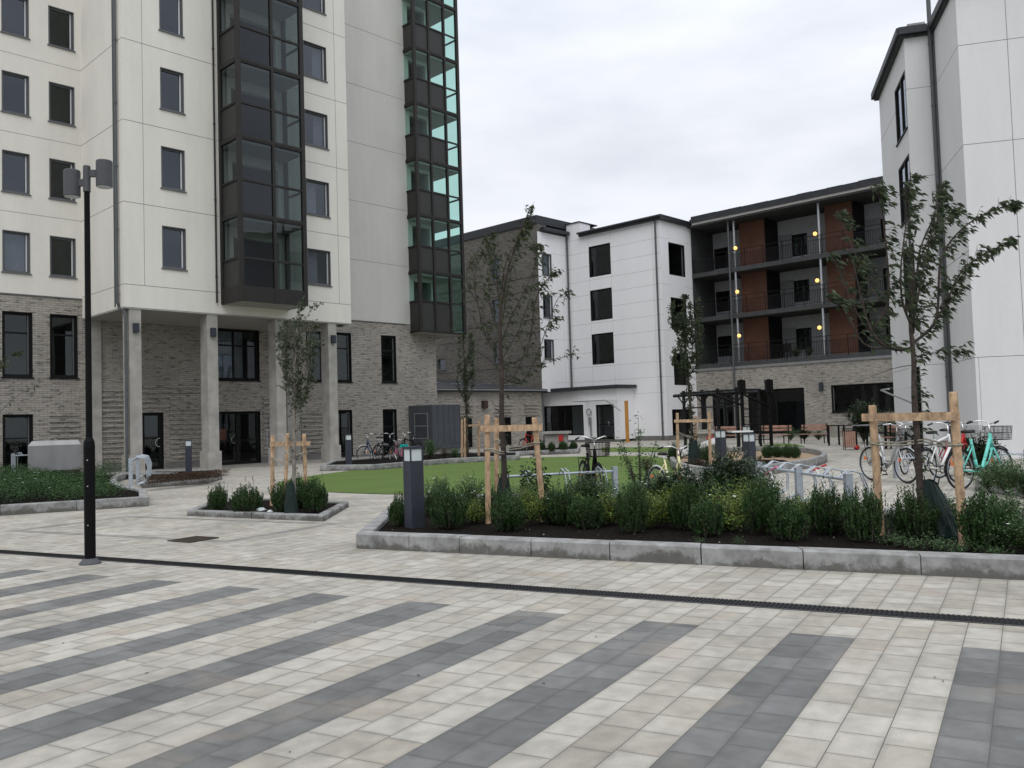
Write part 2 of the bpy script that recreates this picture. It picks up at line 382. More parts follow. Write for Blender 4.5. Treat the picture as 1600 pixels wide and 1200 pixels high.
# paving: rows of concrete slabs, dark stripes every fifth column
def pavemat():
    m, nt, b = nm('paving_slabs'); N, L = nt.nodes, nt.links
    b.inputs['Roughness'].default_value = .8; b.inputs['Specular IOR Level'].default_value = .3
    def mth(op, a, c=None, d=None):
        n = N.new('ShaderNodeMath'); n.operation = op
        for i, q in enumerate((a, c, d)):
            if q is None: continue
            if isinstance(q, (int, float)): n.inputs[i].default_value = q
            else: L.new(q, n.inputs[i])
        return n.outputs[0]
    t = N.new('ShaderNodeTexCoord'); s = N.new('ShaderNodeSeparateXYZ'); L.new(t.outputs['Object'], s.inputs[0])
    x, y = s.outputs['X'], s.outputs['Y']
    g = mth('MULTIPLY', y, -1.0)
    e = mth('MULTIPLY_ADD', y, .065, x)
    CW, RL = .208, .275
    gc = mth('DIVIDE', mth('ADD', g, .004), CW)
    col = mth('FLOOR', gc); fg = mth('FRACT', gc)
    w1 = N.new('ShaderNodeTexWhiteNoise'); w1.noise_dimensions = '1D'; L.new(col, w1.inputs['W'])
    PL = .56
    er = mth('ADD', mth('DIVIDE', e, PL), w1.outputs['Value'])
    row2 = mth('FLOOR', er); fp = mth('FRACT', er)
    c0 = N.new('ShaderNodeCombineXYZ'); L.new(col, c0.inputs[0]); L.new(row2, c0.inputs[1]); c0.inputs[2].default_value = 7.3
    w0 = N.new('ShaderNodeTexWhiteNoise'); w0.noise_dimensions = '3D'; L.new(c0.outputs[0], w0.inputs['Vector'])
    sp_ = mth('MULTIPLY_ADD', w0.outputs['Value'], .22, .39)
    second = mth('GREATER_THAN', fp, sp_)
    row = mth('MULTIPLY_ADD', row2, 2.0, second)
    cv = N.new('ShaderNodeCombineXYZ'); L.new(col, cv.inputs[0]); L.new(row, cv.inputs[1])
    w2 = N.new('ShaderNodeTexWhiteNoise'); w2.noise_dimensions = '3D'; L.new(cv.outputs[0], w2.inputs['Vector'])
    dg = mth('MULTIPLY', mth('MINIMUM', fg, mth('SUBTRACT', 1, fg)), CW)
    de = mth('MULTIPLY', mth('MINIMUM', mth('ABSOLUTE', mth('SUBTRACT', fp, sp_)), mth('MINIMUM', fp, mth('SUBTRACT', 1, fp))), PL)
    dd = mth('MINIMUM', dg, de)
    jm = N.new('ShaderNodeMapRange'); jm.inputs[1].default_value = .0010; jm.inputs[2].default_value = .0034; L.new(dd, jm.inputs[0])
    bv = N.new('ShaderNodeMapRange'); bv.inputs[1].default_value = .0; bv.inputs[2].default_value = .03; L.new(dd, bv.inputs[0])
    # stripes: columns k with mod(k, 5) in {3,4} (the right-hand one ends at g = 0)
    km = mth('MODULO', mth('ADD', col, 500), 5)
    st = mth('GREATER_THAN', km, 2.5)
    near = mth('LESS_THAN', e, 6.11)
    st = mth('MULTIPLY', st, near)
    st = mth('MULTIPLY', st, mth('LESS_THAN', g, .01))
    # thin dark frame in the paving round the gully
    def band(v, a, c): return mth('MULTIPLY', mth('GREATER_THAN', v, a), mth('LESS_THAN', v, c))
    outer = mth('MULTIPLY', band(e, 8.42, 10.62), band(g, -14.0, -9.2))
    inner = mth('MULTIPLY', band(e, 8.60, 10.44), band(g, -13.8, -9.4))
    frm = mth('MULTIPLY', mth('SUBTRACT', outer, inner), .62)
    st = mth('MAXIMUM', st, frm)
    n1 = N.new('ShaderNodeTexNoise'); n1.inputs['Scale'].default_value = .8; n1.inputs['Detail'].default_value = 8; n1.inputs['Roughness'].default_value = .6
    n2 = N.new('ShaderNodeTexNoise'); n2.inputs['Scale'].default_value = 7; n2.inputs['Detail'].default_value = 4
    n3 = N.new('ShaderNodeTexNoise'); n3.inputs['Scale'].default_value = 120; n3.inputs['Detail'].default_value = 2
    for n in (n1, n2, n3): L.new(t.outputs['Object'], n.inputs['Vector'])
    rl = N.new('ShaderNodeValToRGB'); cr_ = rl.color_ramp
    cr_.elements[0].position = 0; cr_.elements[0].color = (.34, .313, .262, 1)
    cr_.elements[1].position = 1; cr_.elements[1].color = (.425, .405, .355, 1)
    e2 = cr_.elements.new(.5); e2.color = (.385, .362, .312, 1)
    L.new(w2.outputs['Value'], rl.inputs[0])
    rd = N.new('ShaderNodeValToRGB'); rd.color_ramp.elements[0].color = (.126, .128, .124, 1); rd.color_ramp.elements[1].color = (.178, .180, .173, 1)
    L.new(w2.outputs['Value'], rd.inputs[0])
    m1 = N.new('ShaderNodeMix'); m1.data_type = 'RGBA'; L.new(st, m1.inputs[0]); L.new(rl.outputs[0], m1.inputs[6]); L.new(rd.outputs[0], m1.inputs[7])
    # dirt and lime bloom
    d1 = N.new('ShaderNodeMapRange'); d1.inputs[1].default_value = .35; d1.inputs[2].default_value = .68; d1.inputs[3].default_value = .78; d1.inputs[4].default_value = 1.10; L.new(n1.outputs['Fac'], d1.inputs[0])
    d2 = N.new('ShaderNodeMapRange'); d2.inputs[1].default_value = .3; d2.inputs[2].default_value = .75; d2.inputs[3].default_value = .82; d2.inputs[4].default_value = 1.14; L.new(n2.outputs['Fac'], d2.inputs[0])
    d3 = N.new('ShaderNodeMapRange'); d3.inputs[1].default_value = .3; d3.inputs[2].default_value = .7; d3.inputs[3].default_value = .93; d3.inputs[4].default_value = 1.07; L.new(n3.outputs['Fac'], d3.inputs[0])
    edge = mth('MULTIPLY_ADD', bv.outputs[0], .16, .86)
    tot = mth('MULTIPLY', mth('MULTIPLY', d1.outputs[0], d2.outputs[0]), mth('MULTIPLY', d3.outputs[0], edge))
    vs = N.new('ShaderNodeVectorMath'); vs.operation = 'SCALE'; L.new(m1.outputs[2], vs.inputs[0]); L.new(tot, vs.inputs['Scale'])
    m2 = N.new('ShaderNodeMix'); m2.data_type = 'RGBA'; L.new(jm.outputs[0], m2.inputs[0]); m2.inputs[6].default_value = (.085, .080, .07, 1); L.new(vs.outputs[0], m2.inputs[7])
    # brown smears
    n4 = N.new('ShaderNodeTexNoise'); n4.inputs['Scale'].default_value = 1.6; n4.inputs['Detail'].default_value = 5; L.new(t.outputs['Object'], n4.inputs['Vector'])
    b4 = N.new('ShaderNodeMapRange'); b4.inputs[1].default_value = .56; b4.inputs[2].default_value = .74; b4.inputs[3].default_value = 0; b4.inputs[4].default_value = .4; L.new(n4.outputs['Fac'], b4.inputs[0])
    m3 = N.new('ShaderNodeMix'); m3.data_type = 'RGBA'; L.new(b4.outputs[0], m3.inputs[0]); L.new(m2.outputs[2], m3.inputs[6]); m3.inputs[7].default_value = (.26, .215, .165, 1)
    vo = N.new('ShaderNodeTexVoronoi'); vo.inputs['Scale'].default_value = 1.5; L.new(t.outputs['Object'], vo.inputs['Vector'])
    vg = N.new('ShaderNodeMapRange'); vg.inputs[1].default_value = .012; vg.inputs[2].default_value = .022; vg.inputs[3].default_value = .45; vg.inputs[4].default_value = 1; L.new(vo.outputs['Distance'], vg.inputs[0])
    v5 = N.new('ShaderNodeVectorMath'); v5.operation = 'SCALE'; L.new(m3.outputs[2], v5.inputs[0]); L.new(vg.outputs[0], v5.inputs['Scale'])
    L.new(v5.outputs[0], b.inputs['Base Color'])
    bp = N.new('ShaderNodeBump'); bp.inputs['Strength'].default_value = .45; bp.inputs['Distance'].default_value = .006
    hh = mth('ADD', bv.outputs[0], mth('MULTIPLY', n3.outputs['Fac'], .3))
    L.new(hh, bp.inputs['Height']); L.new(bp.outputs[0], b.inputs['Normal'])
    return m
M['pave'] = pavemat()
# ------------------------------------------------------------------ ground
mb = MB(); mb.add([(-400, -400, 0), (400, -400, 0), (400, 400, 0), (-400, 400, 0)], [[0, 1, 2, 3]])
tag(mb.build('ground', M['pave'], rotz=R(59)), kind='structure')
def sheet(name, pts, m, z, kind='structure'):
    mb = MB(); mb.add([(p[0], p[1], z) for p in pts], [list(range(len(pts)))])
    return tag(mb.build(name, m), kind=kind)
def smooth_loop(pts, sub=6, closed=True):
    out = []; n = len(pts)
    for i in range(n if closed else n-1):
        p0 = pts[(i-1) % n] if closed or i > 0 else pts[i]; p1 = pts[i]; p2 = pts[(i+1) % n]; p3 = pts[(i+2) % n] if closed or i+2 < n else p2
        for k in range(sub):
            t = k/sub
            out.append(.5*((2*p1)+(p2-p0)*t+(2*p0-5*p1+4*p2-p3)*t*t+(3*p1-p0-3*p2+p3)*t**3))
    if not closed: out.append(pts[-1])
    return out
turf_pts = [G(*q) for q in [(432, 757), (470, 765), (550, 771), (680, 774), (860, 778), (1000, 770), (1060, 745), (1060, 722), (1010, 713), (930, 713), (815, 716), (700, 722), (600, 730), (500, 742), (452, 750)]]
sheet('turf', smooth_loop(turf_pts, 4), M['turf'], .012)
t2 = [G(*q) for q in [(940, 700), (1000, 699), (1046, 699), (1046, 706), (1000, 707), (940, 706)]]
sheet('turf', t2, M['turf'], .014)
t3 = [G(*q) for q in [(1150, 700), (1180, 697), (1225, 693.5), (1250, 696), (1257, 699), (1240, 703), (1200, 706.5), (1150, 707)]]
sheet('turf', smooth_loop(t3, 4), M['turf'], .014)
# drain channel: a slotted black grating along the paving
ER = R(59)
dr = empty('drain_channel', Vector((0, 0, 0)), ER, 'long black slotted drainage channel set in the paving across the plaza', 'drain')
ang = math.atan2(-.065, 1)
def egl(e, g, z=0):     # paving frame -> local coords of an object turned by 59 degrees
    return Vector((e, -g, z))
def drp(w, g, z): # w across, g along
    e = 6.915 + .065*g + w
    return egl(e, g, z)
mb = MB()
for a, c, z in ((-.108, -.094, .006), (.094, .108, .006)):
    mb.add([drp(a, -40, z), drp(c, -40, z), drp(c, 25, z), drp(a, 25, z)], [[0, 1, 2, 3]])
mb.build('channel_edge', M['grey'], dr)
mb = MB(); mb.add([drp(-.094, -40, .004), drp(.094, -40, .004), drp(.094, 25, .004), drp(-.094, 25, .004)], [[0, 1, 2, 3]])
mb.build('channel_bed', mat('drain_black', (.008, .008, .009), .8), dr)
mb = MB(); g = -14.
while g < 1.2:
    for a, c in ((-.092, -.034), (-.026, .026), (.034, .092)):
        p = [drp(a, g, .009), drp(c, g, .009), drp(c, g+.020, .009), drp(a, g+.020, .009)]
        q = [Vector((v.x, v.y, .0045)) for v in p]
        mb.add(p+q, [[0, 1, 2, 3], [0, 1, 5, 4], [1, 2, 6, 5], [2, 3, 7, 6], [3, 0, 4, 7]])
    g += .034
mb.add([drp(-.034, -14, .010), drp(-.026, -14, .010), drp(-.026, 1.2, .010), drp(-.034, 1.2, .010)], [[0, 1, 2, 3]])
mb.add([drp(-.09, -40, .0092), drp(.09, -40, .0092), drp(.09, -14.01, .0092), drp(-.09, -14.01, .0092)], [[0, 1, 2, 3]])
mb.build('slotted_grating', M['dark'], dr)
# gully grate
gp = G(302, 843.5)
gr = empty('gully_grate', gp, ER, 'rusty brown square drain grate in the paving behind the lamp post', 'drain')
mb = MB()
for k in range(9): box(mb, -.2+k*.045, -.2+k*.045+.022, -.2, .2, .006, .014)
for s in (-.24, .2): box(mb, -.24, .24, s, s+.04, .004, .015); 
for s in (-.24, .2): box(mb, s, s+.04, -.2, .2, .004, .0155)
mb.build('grate_bars', mat('rusty_iron', (.055, .042, .032), .9, noise=.4, scale=20), gr)
mb = MB(); box(mb, -.2, .2, -.2, .2, .001, .005); mb.build('grate_pit', M['dark'], gr)

# ------------------------------------------------------------------ windows
def window(root, fr, s0, s1, z0, z1, fm='dark', gm='g_up', mull=(), trans=(), sill=True, depth=.12, fw=.055, trim=.03, edge=True, curtain=0, name='window', handle=None, open_sash=False):
    mb = MB(); e = .004
    a, b, c, d = s0+e, s1-e, z0+e, z1-e
    # casing flush with the wall face and the sash frame behind it
    for (x0, x1, y0, y1) in ((a, a+trim, c, d), (b-trim, b, c, d), (a+trim, b-trim, d-trim, d), (a+trim, b-trim, c, c+trim)):
        fbox(mb, fr, x0, x1, -.008, depth+.06, y0, y1)
    a2, b2, c2, d2 = a+trim, b-trim, c+trim, d-trim
    for (x0, x1, y0, y1) in ((a2, a2+fw, c2, d2), (b2-fw, b2, c2, d2), (a2+fw, b2-fw, d2-fw, d2), (a2+fw, b2-fw, c2, c2+fw)):
        fbox(mb, fr, x0, x1, depth-.03, depth+.05, y0, y1)
    if edge: fbox(mb, fr, b2-fw-.028, b2-fw, depth-.038, depth+.02, c2+fw, d2-fw, 1)
    for t in mull:
        x = s0+(s1-s0)*t; fbox(mb, fr, x-.035, x+.035, depth-.028, depth+.04, c2+fw, d2-fw)
    for t in trans:
        z = z0+(z1-z0)*t; fbox(mb, fr, a2+fw, b2-fw, depth-.026, depth+.045, z-.03, z+.03)
    w = mb.build(name, [M[fm], M['white'] if edge is True else M[edge or 'white']], root)
    g = MB(); fquad(g, fr, [(a2, depth+.02, c2), (b2, depth+.02, c2), (b2, depth+.02, d2), (a2, depth+.02, d2)])
    g.build('pane', M[gm], w)
    if sill:
        q = MB(); fbox(q, fr, s0-.04, s1+.04, -.05, depth, z0-.045, z0-.002); q.build('sill', M[fm], w)
    if curtain:
        q = MB(); n = 26; x0, x1 = (s0+.05, s0+(s1-s0)*curtain) if curtain > 0 else (s1+(s1-s0)*curtain, s1-.05)
        for i in range(n):
            u0, u1 = x0+(x1-x0)*i/n, x0+(x1-x0)*(i+1)/n
            f0, f1 = .32+.03*(i % 2), .32+.03*((i+1) % 2)
            q.add([fr.p(u0, f0, z0+.05), fr.p(u1, f1, z0+.05), fr.p(u1, f1, z1-.02), fr.p(u0, f0, z1-.02)], [[0, 1, 2, 3]])
        q.build('curtain', M['curtain'], w)
    if handle is not None:
        q = MB(); x = s0+(s1-s0)*handle; z = z0+1.08
        torus(q, fr.p(x, -.05, z), fr.u, (0, 0, 1), .17, .014, 16, 6, 0, R(90), R(270))
        for k in (-1, 1): tube(q, [fr.p(x, -.05, z+.17*k), fr.p(x, depth, z+.17*k)], .012)
        q.build('handle', M['chrome'], w)
    return w
def downpipe(root, fr, s, z0, z1, d=-.09, r=.05, m='pipe', off=0):
    mb = MB(); tube(mb, [fr.p(s, d, z0), fr.p(s+off, d, z1)], r, 10)
    z = z0+1
    while z < z1:
        t = (z-z0)/(z1-z0); tube(mb, [fr.p(s+off*t, d, z-.03), fr.p(s+off*t, d, z+.03)], r+.012, 10); z += 2.95
    return mb.build('downpipe', M[m], root, smooth=False)
# ------------------------------------------------------------------ tower
BR = R(46.2)
tw = empty('tower_building', O, BR, 'tall cream plastered apartment tower on a brick base with dark glazed bays and concrete columns', 'building')
LB = 3.95; TOP = 27.0
fA = FR((0, 0, 0), (1, 0, 0), (0, 1, 0))            # s = a, plane b = 0
fB = FR((0, LB, 0), (1, 0, 0), (0, 1, 0))           # s = a, plane b = 3.95
fS = FR((0, 0, 0), (0, 1, 0), (1, 0, 0))            # s = b, plane a = 0 (west side of the projecting block)
fE = FR((17.9, 0, 0), (0, 1, 0), (-1, 0, 0))
flo = [7.48+2.95*k for k in range(7)]
hA = [(1.38, 2.28, z, z+1.56) for z in flo] + [(7.5, 8.65, z, z+1.5) for z in flo]
hC = [(s, s+.92, z, z+1.53) for z in flo for s in (-5.85, -4.3, -2.73, -1.14)]
hBay = [(4.2, 6.2, 6.95+2.95*k, 9.0+2.95*k) for k in range(7)]
mb = MB()
wall(mb, fA, 0, 9.65, 5.95, TOP, hA+hBay)
wall(mb, fS, 0, LB, 5.95, TOP)
wall(mb, fB, -14, 0, 6.68, TOP, hC)
wall(mb, FR((9.65, 0, 0), (0, 1, 0), (-1, 0, 0)), 0, LB, 5.95, TOP)
mb.build('plaster_wall', M['plaster'], tw, recalc=False)
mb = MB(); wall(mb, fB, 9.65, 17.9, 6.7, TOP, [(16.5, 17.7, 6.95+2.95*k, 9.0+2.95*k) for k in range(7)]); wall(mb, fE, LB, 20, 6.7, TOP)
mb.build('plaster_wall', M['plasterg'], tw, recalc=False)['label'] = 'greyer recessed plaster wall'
hLo = [(-2.75, -1.75, 3.65, 6.05), (-1.16, -.18, 3.65, 6.05), (-2.75, -1.75, .12, 2.3), (2.24, 3.1, 0, 2.3), (5.3, 7.48, 3.65, 6.0 if False else 5.9), (5.3, 7.47, 0, 2.3),
       (9.9, 10.9, 3.65, 6.05), (11.5, 12.44, 3.65, 6.05), (11.5, 12.41, .1, 2.3), (14.26, 15.21, 3.65, 6.05), (14.26, 15.15, .1, 2.3)]
mb = MB(); wall(mb, fB, -14, 17.9, 0, 6.68, hLo); wall(mb, fE, LB, 20, 0, 6.7)
mb.build('brick_wall', M['brick'], tw, recalc=False)
# relief courses of projecting brick
mb = MB()
def relief(s0, s1, z0, z1):
    mb = MB()
    z = z0
    while z < z1:
        s = s0
        while s < s1-.02:
            e_ = min(s1, s+random.uniform(.5, 1.3)); pr = random.uniform(.04, .075)
            fbox(mb, fB, s, e_, -pr, .0, z+random.uniform(-.008, .008), z+.10); s = e_
        z += .2
    mb.build('brick_relief', M['brick'], tw)
relief(.66, 1.95, .35, 3.2); relief(3.35, 5.1, .4, 2.9); relief(-1.2, -.15, .4, 2.35); relief(7.6, 8.6, .4, 2.9); relief(9.55, 11.0, .35, 2.35)
relief(1.95, 5.1, 2.5, 3.4)
for (a_, b_, h_) in ((-14, -2.8, .12), (.3, 2.2, .28), (3.15, 5.25, .28), (7.5, 11.4, .28), (12.5, 14.2, .1)):
    mb = MB(); fbox(mb, fB, a_, b_, -.03, 0, 0, h_); mb.build('plinth', M['concd'], tw)
mb = MB(); box(mb, 0.01, 9.64, .01, LB-.002, 5.90, 5.952); mb.build('soffit', M['soff'], tw)
mb = MB(); box(mb, -14, 17.9, LB, 20, TOP, TOP+.3); box(mb, 0, 9.65, 0, LB, TOP, TOP+.3); box(mb, -14, 17.9, 19.9, 20, 0, TOP); box(mb, -14, -13.9, LB+.3, 20, 0, TOP)
mb.build('roof', M['roof'], tw)
# drip flashing where plaster meets brick
for a_, b_ in ((-14, -.02), (9.66, 15.9)):
    mb = MB(); fbox(mb, fB, a_, b_, -.035, .01, 6.66, 6.705); mb.build('flashing', M['grey'], tw)
# sealant joints in the plaster
mb = MB()
for k in range(7):
    z = 6.76+2.95*k
    for (a, b) in ((.0, 3.6), (6.6, 9.65)): fbox(mb, fA, a, b, -.0025, .01, z-.009, z+.009)
    fbox(mb, fS, 0, LB, -.0025, .01, z-.009, z+.009)
    if k: fbox(mb, fB, -14, 0, -.0025, .01, z-.007, z+.007); fbox(mb, fB, 9.66, 16.1, -.0025, .01, z-.009, z+.009)
fbox(mb, fA, .72, .735, -.0015, .01, 6.76, TOP); fbox(mb, fA, 9.05, 9.065, -.0015, .01, 6.76, TOP)
mb.build('panel_joints', M['joint'], tw)
for i, h in enumerate(hA): window(tw, fA, *h, fm='grey', curtain=(.6 if i in (7, 8) else (-.45 if i in (9, 10) else 0)), mull=())
for i, h in enumerate(hC): window(tw, fB, *h, fm='grey', gm='g_lo' if i % 4 == 3 else 'g_up', curtain=(.95 if i == 2 else 0))
for h in hLo:
    wdt = h[1]-h[0]; ty = h[3] > 3
    if h[0] in (2.24,): window(tw, fB, *h, gm='g_lo', trans=(.55,), sill=False, handle=.78, name='entrance_door', fw=.09, edge='dark')
    elif h[0] == 5.3 and not ty: window(tw, fB, *h, gm='g_lo', mull=(.5,), trans=(.45,), sill=False, handle=.42, name='entrance_door', fw=.08, edge='dark')
    elif h[0] == 5.3: window(tw, fB, *h, gm='g_up', mull=(.45,), trans=(.68,), fw=.08, edge='dark', curtain=.7)
    else: window(tw, fB, *h, gm='g_lo', trans=(.68,) if ty else (.6,), fw=.08, edge='grey')
# columns
for a in (.18, 3.08, 5.98, 8.48):
    mb = MB(); box(mb, a, a+.42, .04, .60, .72, 5.90)
    c = mb.build('concrete_column', M['conc'], tw)
    mb = MB(); box(mb, a-.06, a+.48, -.02, .66, 0, .72); mb.build('column_base', M['conc'], c)
    mb = MB(); box(mb, a+.12, a+.30, -.1, .04, 5.05, 5.38); mb.build('wall_light', M['anth'], c)
for a0, a1 in ((.28, .64), (8.77, 9.45)):
    mb = MB(); fbox(mb, fB, a0, a1, -.12, 0, 0, 5.90); mb.build('pilaster', M['conc'], tw)
for a in (.95, 3.9, 6.6):
    mb = MB(); box(mb, a, a+.22, 1.4, 1.62, 5.45, 5.90); mb.build('ceiling_light', M['dark'], tw)
mb = MB(); tube(mb, [(-.1, .36, 27), (-.1, .36, 6.15), (-.02, .36, 5.95), (.06, .12, 5.80), (.08, .1, 5.6), (.08, .1, .1)], .052, 10)
tube(mb, [(-.11, .52, 27), (-.11, .52, 5.98)], .028, 8)
for k in range(9): tube(mb, [(-.1, .36, 6.4+2.3*k), (-.1, .36, 6.46+2.3*k)], .068, 10)
mb.build('downpipe', M['pipe'], tw)
downpipe(tw, fA, 3.44, 6.35, 27, d=-.07, r=.035, m='bronze')
mb = MB(); tube(mb, [(9.75, 3.8, 6.5), (9.4, .3, 5.85), (9.0, .3, 5.8), (9.0, .3, .2)], .045, 8); mb.build('downpipe', M['pipe'], tw)
mb = MB(); fbox(mb, fB, 7.85, 7.93, -.10, 0, 1.55, 1.95); fbox(mb, fB, 7.72, 7.78, -.06, 0, .75, 1.5); mb.build('entry_panel', M['alu'], tw)
# red clothing inside the entrance glass
mb = MB(); fbox(mb, fB, 5.36, 5.98, .30, .33, 1.05, 1.55); mb.build('salmon_clothing', mat('salmon_fabric', (.62, .20, .16), .9), tw)
# glazed bays
def bay(name, x0, x1, yf, yb, zb, posts, levels, kind, g, lowest):
    """levels: floor heights; each storey = band, lower panel or pane, transom, upper pane"""
    fr = FR((0, yf, 0), (1, 0, 0), (0, 1, 0)); fl = FR((x0, 0, 0), (0, 1, 0), (1, 0, 0)); frr = FR((x1, 0, 0), (0, 1, 0), (-1, 0, 0))
    mb = MB(); pw = .055
    for i, x in enumerate(posts):
        w = pw*1.5 if i in (0, len(posts)-1) else pw
        xa, xb = (x, x+2*w) if i == 0 else ((x-2*w, x) if i == len(posts)-1 else (x-w, x+w))
        fbox(mb, fr, xa, xb, -.02, .13, zb, TOP)
    for f_ in (fl, frr):
        fbox(mb, f_, yb-.16, yb, -.02, .1, zb, TOP)
    tr_off = lowest['tr']
    for z in levels:
        fbox(mb, fr, x0+.001, x1-.001, -.008, .08, z, z+.17); fbox(mb, fl, yf+.12, yb, -.008, .08, z, z+.17); fbox(mb, frr, yf+.12, yb, -.008, .08, z, z+.17)
        fbox(mb, fr, x0+.001, x1-.001, -.022, .05, z+.06, z+.09)
        zt = z+tr_off
        fbox(mb, fr, x0+.001, x1-.001, .0, .07, zt-.04, zt+.04); fbox(mb, fl, yf+.12, yb, .0, .07, zt-.04, zt+.04); fbox(mb, frr, yf+.12, yb, .0, .07, zt-.04, zt+.04)
    z0 = zb; z1 = lowest['band']
    fbox(mb, fr, x0+.001, x1-.001, -.006, .1, z0, z1); fbox(mb, fl, yf+.12, yb, -.006, .1, z0, z1); fbox(mb, frr, yf+.12, yb, -.006, .1, z0, z1)
    zt = lowest['trz']
    fbox(mb, fr, x0+.001, x1-.001, .0, .07, zt-.04, zt+.04); fbox(mb, fl, yf+.12, yb, .0, .07, zt-.04, zt+.04)
    root = mb.build(name, M['bronze'], tw)
    gl = MB(); sb = MB()
    segs = [(lowest['band'], zt, levels[0])] + [(z+.17, z+tr_off, (levels[i+1] if i+1 < len(levels) else TOP)) for i, z in enumerate(levels)]
    for (a, t, c) in segs:
        pn = MB()
        for i in range(len(posts)-1):
            solid = kind[i] == 'P'
            (fquad(pn if solid else gl, fr, [(posts[i], .045, a), (posts[i+1], .045, a), (posts[i+1], .045, t), (posts[i], .045, t)]))
            fquad(gl, fr, [(posts[i], .045, t), (posts[i+1], .045, t), (posts[i+1], .045, c), (posts[i], .045, c)])
        for f_, sd_ in ((fl, 'P'), (frr, 'G')):
            fquad(pn if sd_ == 'P' else gl, f_, [(yf, .045, a), (yb, .045, a), (yb, .045, t), (yf, .045, t)])
            fquad(gl, f_, [(yf, .045, t), (yb, .045, t), (yb, .045, c), (yf, .045, c)])
        pn.build('spandrel_panel', M['bpanel'], root, recalc=False)
    gl.build('glass', M[g], root, recalc=False)
    for z in [zb+.02]+[l+.0 for l in levels]:
        yb2 = yb-.02
        fbox(sb, ID, x0+.09, x1-.09, yf+.09, yb2, z-.02 if z < levels[0] else z-.10, z+.12)
    sb.build('floor_slab', M['soff'], root)
    return root
lv1 = [9.48+2.95*k for k in range(6)]
bay('glazed_bay', 3.65, 6.56, -1.45, -.002, 6.30, [3.65, 5.15, 6.56], lv1, 'GG', 'g_bay', dict(tr=1.40, band=6.88, trz=7.93))
lv2 = [9.30+2.95*k for k in range(6)]
bay('glazed_bay', 16.15, 19.38, 3.1, 6.6, 6.24, [16.15, 17.23, 18.34, 19.38], lv2, 'PPG', 'g_bay2', dict(tr=1.43, band=6.34, trz=7.86))
# ------------------------------------------------------------------ middle apartment block
ap = empty('apartment_block', Wp(33.3, -.25), BR, 'stepped four storey white and grey brick apartment block with open access balconies', 'building')
def L_(a, b): return (a-33.3, b+.25, 0)
AM, BM, AD, BD, AB = 33.3, -.25, 30.25, 7.45, 36.9
fM = FR(L_(AM, 0), (0, 1, 0), (1, 0, 0))          # s = b
fMs = FR(L_(0, BM), (1, 0, 0), (0, 1, 0))         # s = a
fD = FR(L_(AD, 0), (0, 1, 0), (1, 0, 0))
fW = FR(L_(0, BD), (1, 0, 0), (0, 1, 0))
fBl = FR(L_(AB, 0), (0, 1, 0), (1, 0, 0))
fBw = FR(L_(39.7, 0), (0, 1, 0), (1, 0, 0))
hM = [(3.7, 5.53, 11.1, 13.2), (3.7, 5.53, 8.12, 10.2), (3.7, 5.53, 5.15, 7.22)]
hMs = [(34.2, 36.08, 10.6, 12.7), (34.25, 36.05, 7.05, 9.14), (34.3, 36.03, 3.5, 5.57), (33.9, 36.0, 0.02, 1.95)]
hW = [(30.62, 31.62, 11.3, 12.8), (30.6, 31.6, 8.4, 9.98), (30.58, 31.58, 5.6, 6.96)]
mb = MB(); wall(mb, fM, BM, BD, 0.3, 14.0, hM); wall(mb, fMs, AM, AB+.2, .3, 14.0, hMs[:3]+[(33.9, 36.0, .3, 1.95)]); wall(mb, fW, AD, AM, 3.4, 14.2, hW)
mb.build('clad_wall', M['panelw'], ap, recalc=False)
mb = MB(); wall(mb, fM, 6.3, BD, 14.0, 15.05); fbox(mb, fMs, AM+.02, AM+1.2, 6.3-BM, BD-BM, 14.0, 15.04)
mb.build('roof_upstand', M['panelw'], ap)
mb = MB(); fbox(mb, fM, BM, BD, .0, .2, 0, .3); mb.build('plinth', M['concd'], ap)
mb = MB(); fbox(mb, fMs, AM+.21, AB, .02, .2, 0, .3); mb.build('plinth', M['concd'], ap)
mb = MB()
for k in range(12):
    z = 13.86-.983*k
    if z < .4: break
    for (a, b) in ((BM, 3.7), (5.53, BD)) if any(h[2] < z < h[3] for h in hM) else ((BM, BD),): fbox(mb, fM, a, b, -.002, .01, z-.008, z+.008)
    if k % 3 == 1:
        fbox(mb, fMs, AM, 34.2, -.002, .01, z-.008, z+.008); fbox(mb, fMs, 36.1, AB, -.002, .01, z-.008, z+.008)
        if z > 3.5: fbox(mb, fW, AD, 30.58, -.002, .01, z-.008, z+.008); fbox(mb, fW, 31.62, AM, -.002, .01, z-.008, z+.008)
for s in (.35, 3.69, 5.54):
    fbox(mb, fM, s-.006, s+.006, -.0015, .01, .3, 5.1 if s > 1 else 14); 
    if s > 1: fbox(mb, fM, s-.006, s+.006, -.0015, .01, 13.2, 14); fbox(mb, fM, s-.006, s+.006, -.0015, .01, 7.22, 8.1); fbox(mb, fM, s-.006, s+.006, -.0015, .01, 10.2, 11.1)
fbox(mb, fW, 32.7, 32.71, -.0015, .01, 3.5, 14.2)
mb.build('panel_joints', M['jointr'], ap)
for h in hM: window(ap, fM, *h, gm='g_lo', fw=.05, edge='dark', sill=False, depth=.08)
for h in hMs[:3]: window(ap, fMs, *h, gm='g_lo', fw=.05, edge='grey', sill=False, depth=.14)
window(ap, fMs, 33.9, 36.0, .3, 1.95, gm='g_lo', mull=(.5,), edge='dark', sill=False, depth=.14)
for h in hW: window(ap, fW, *h, fm='grey', edge='white', sill=True, curtain=.9 if h[2] > 11 else 0)
hD = [(11.05, 11.95, 11.4, 13.0), (11.1, 12.0, 8.5, 10.12), (11.1, 12.0, 5.6, 7.15), (17.05, 17.95, 5.5, 6.35)]
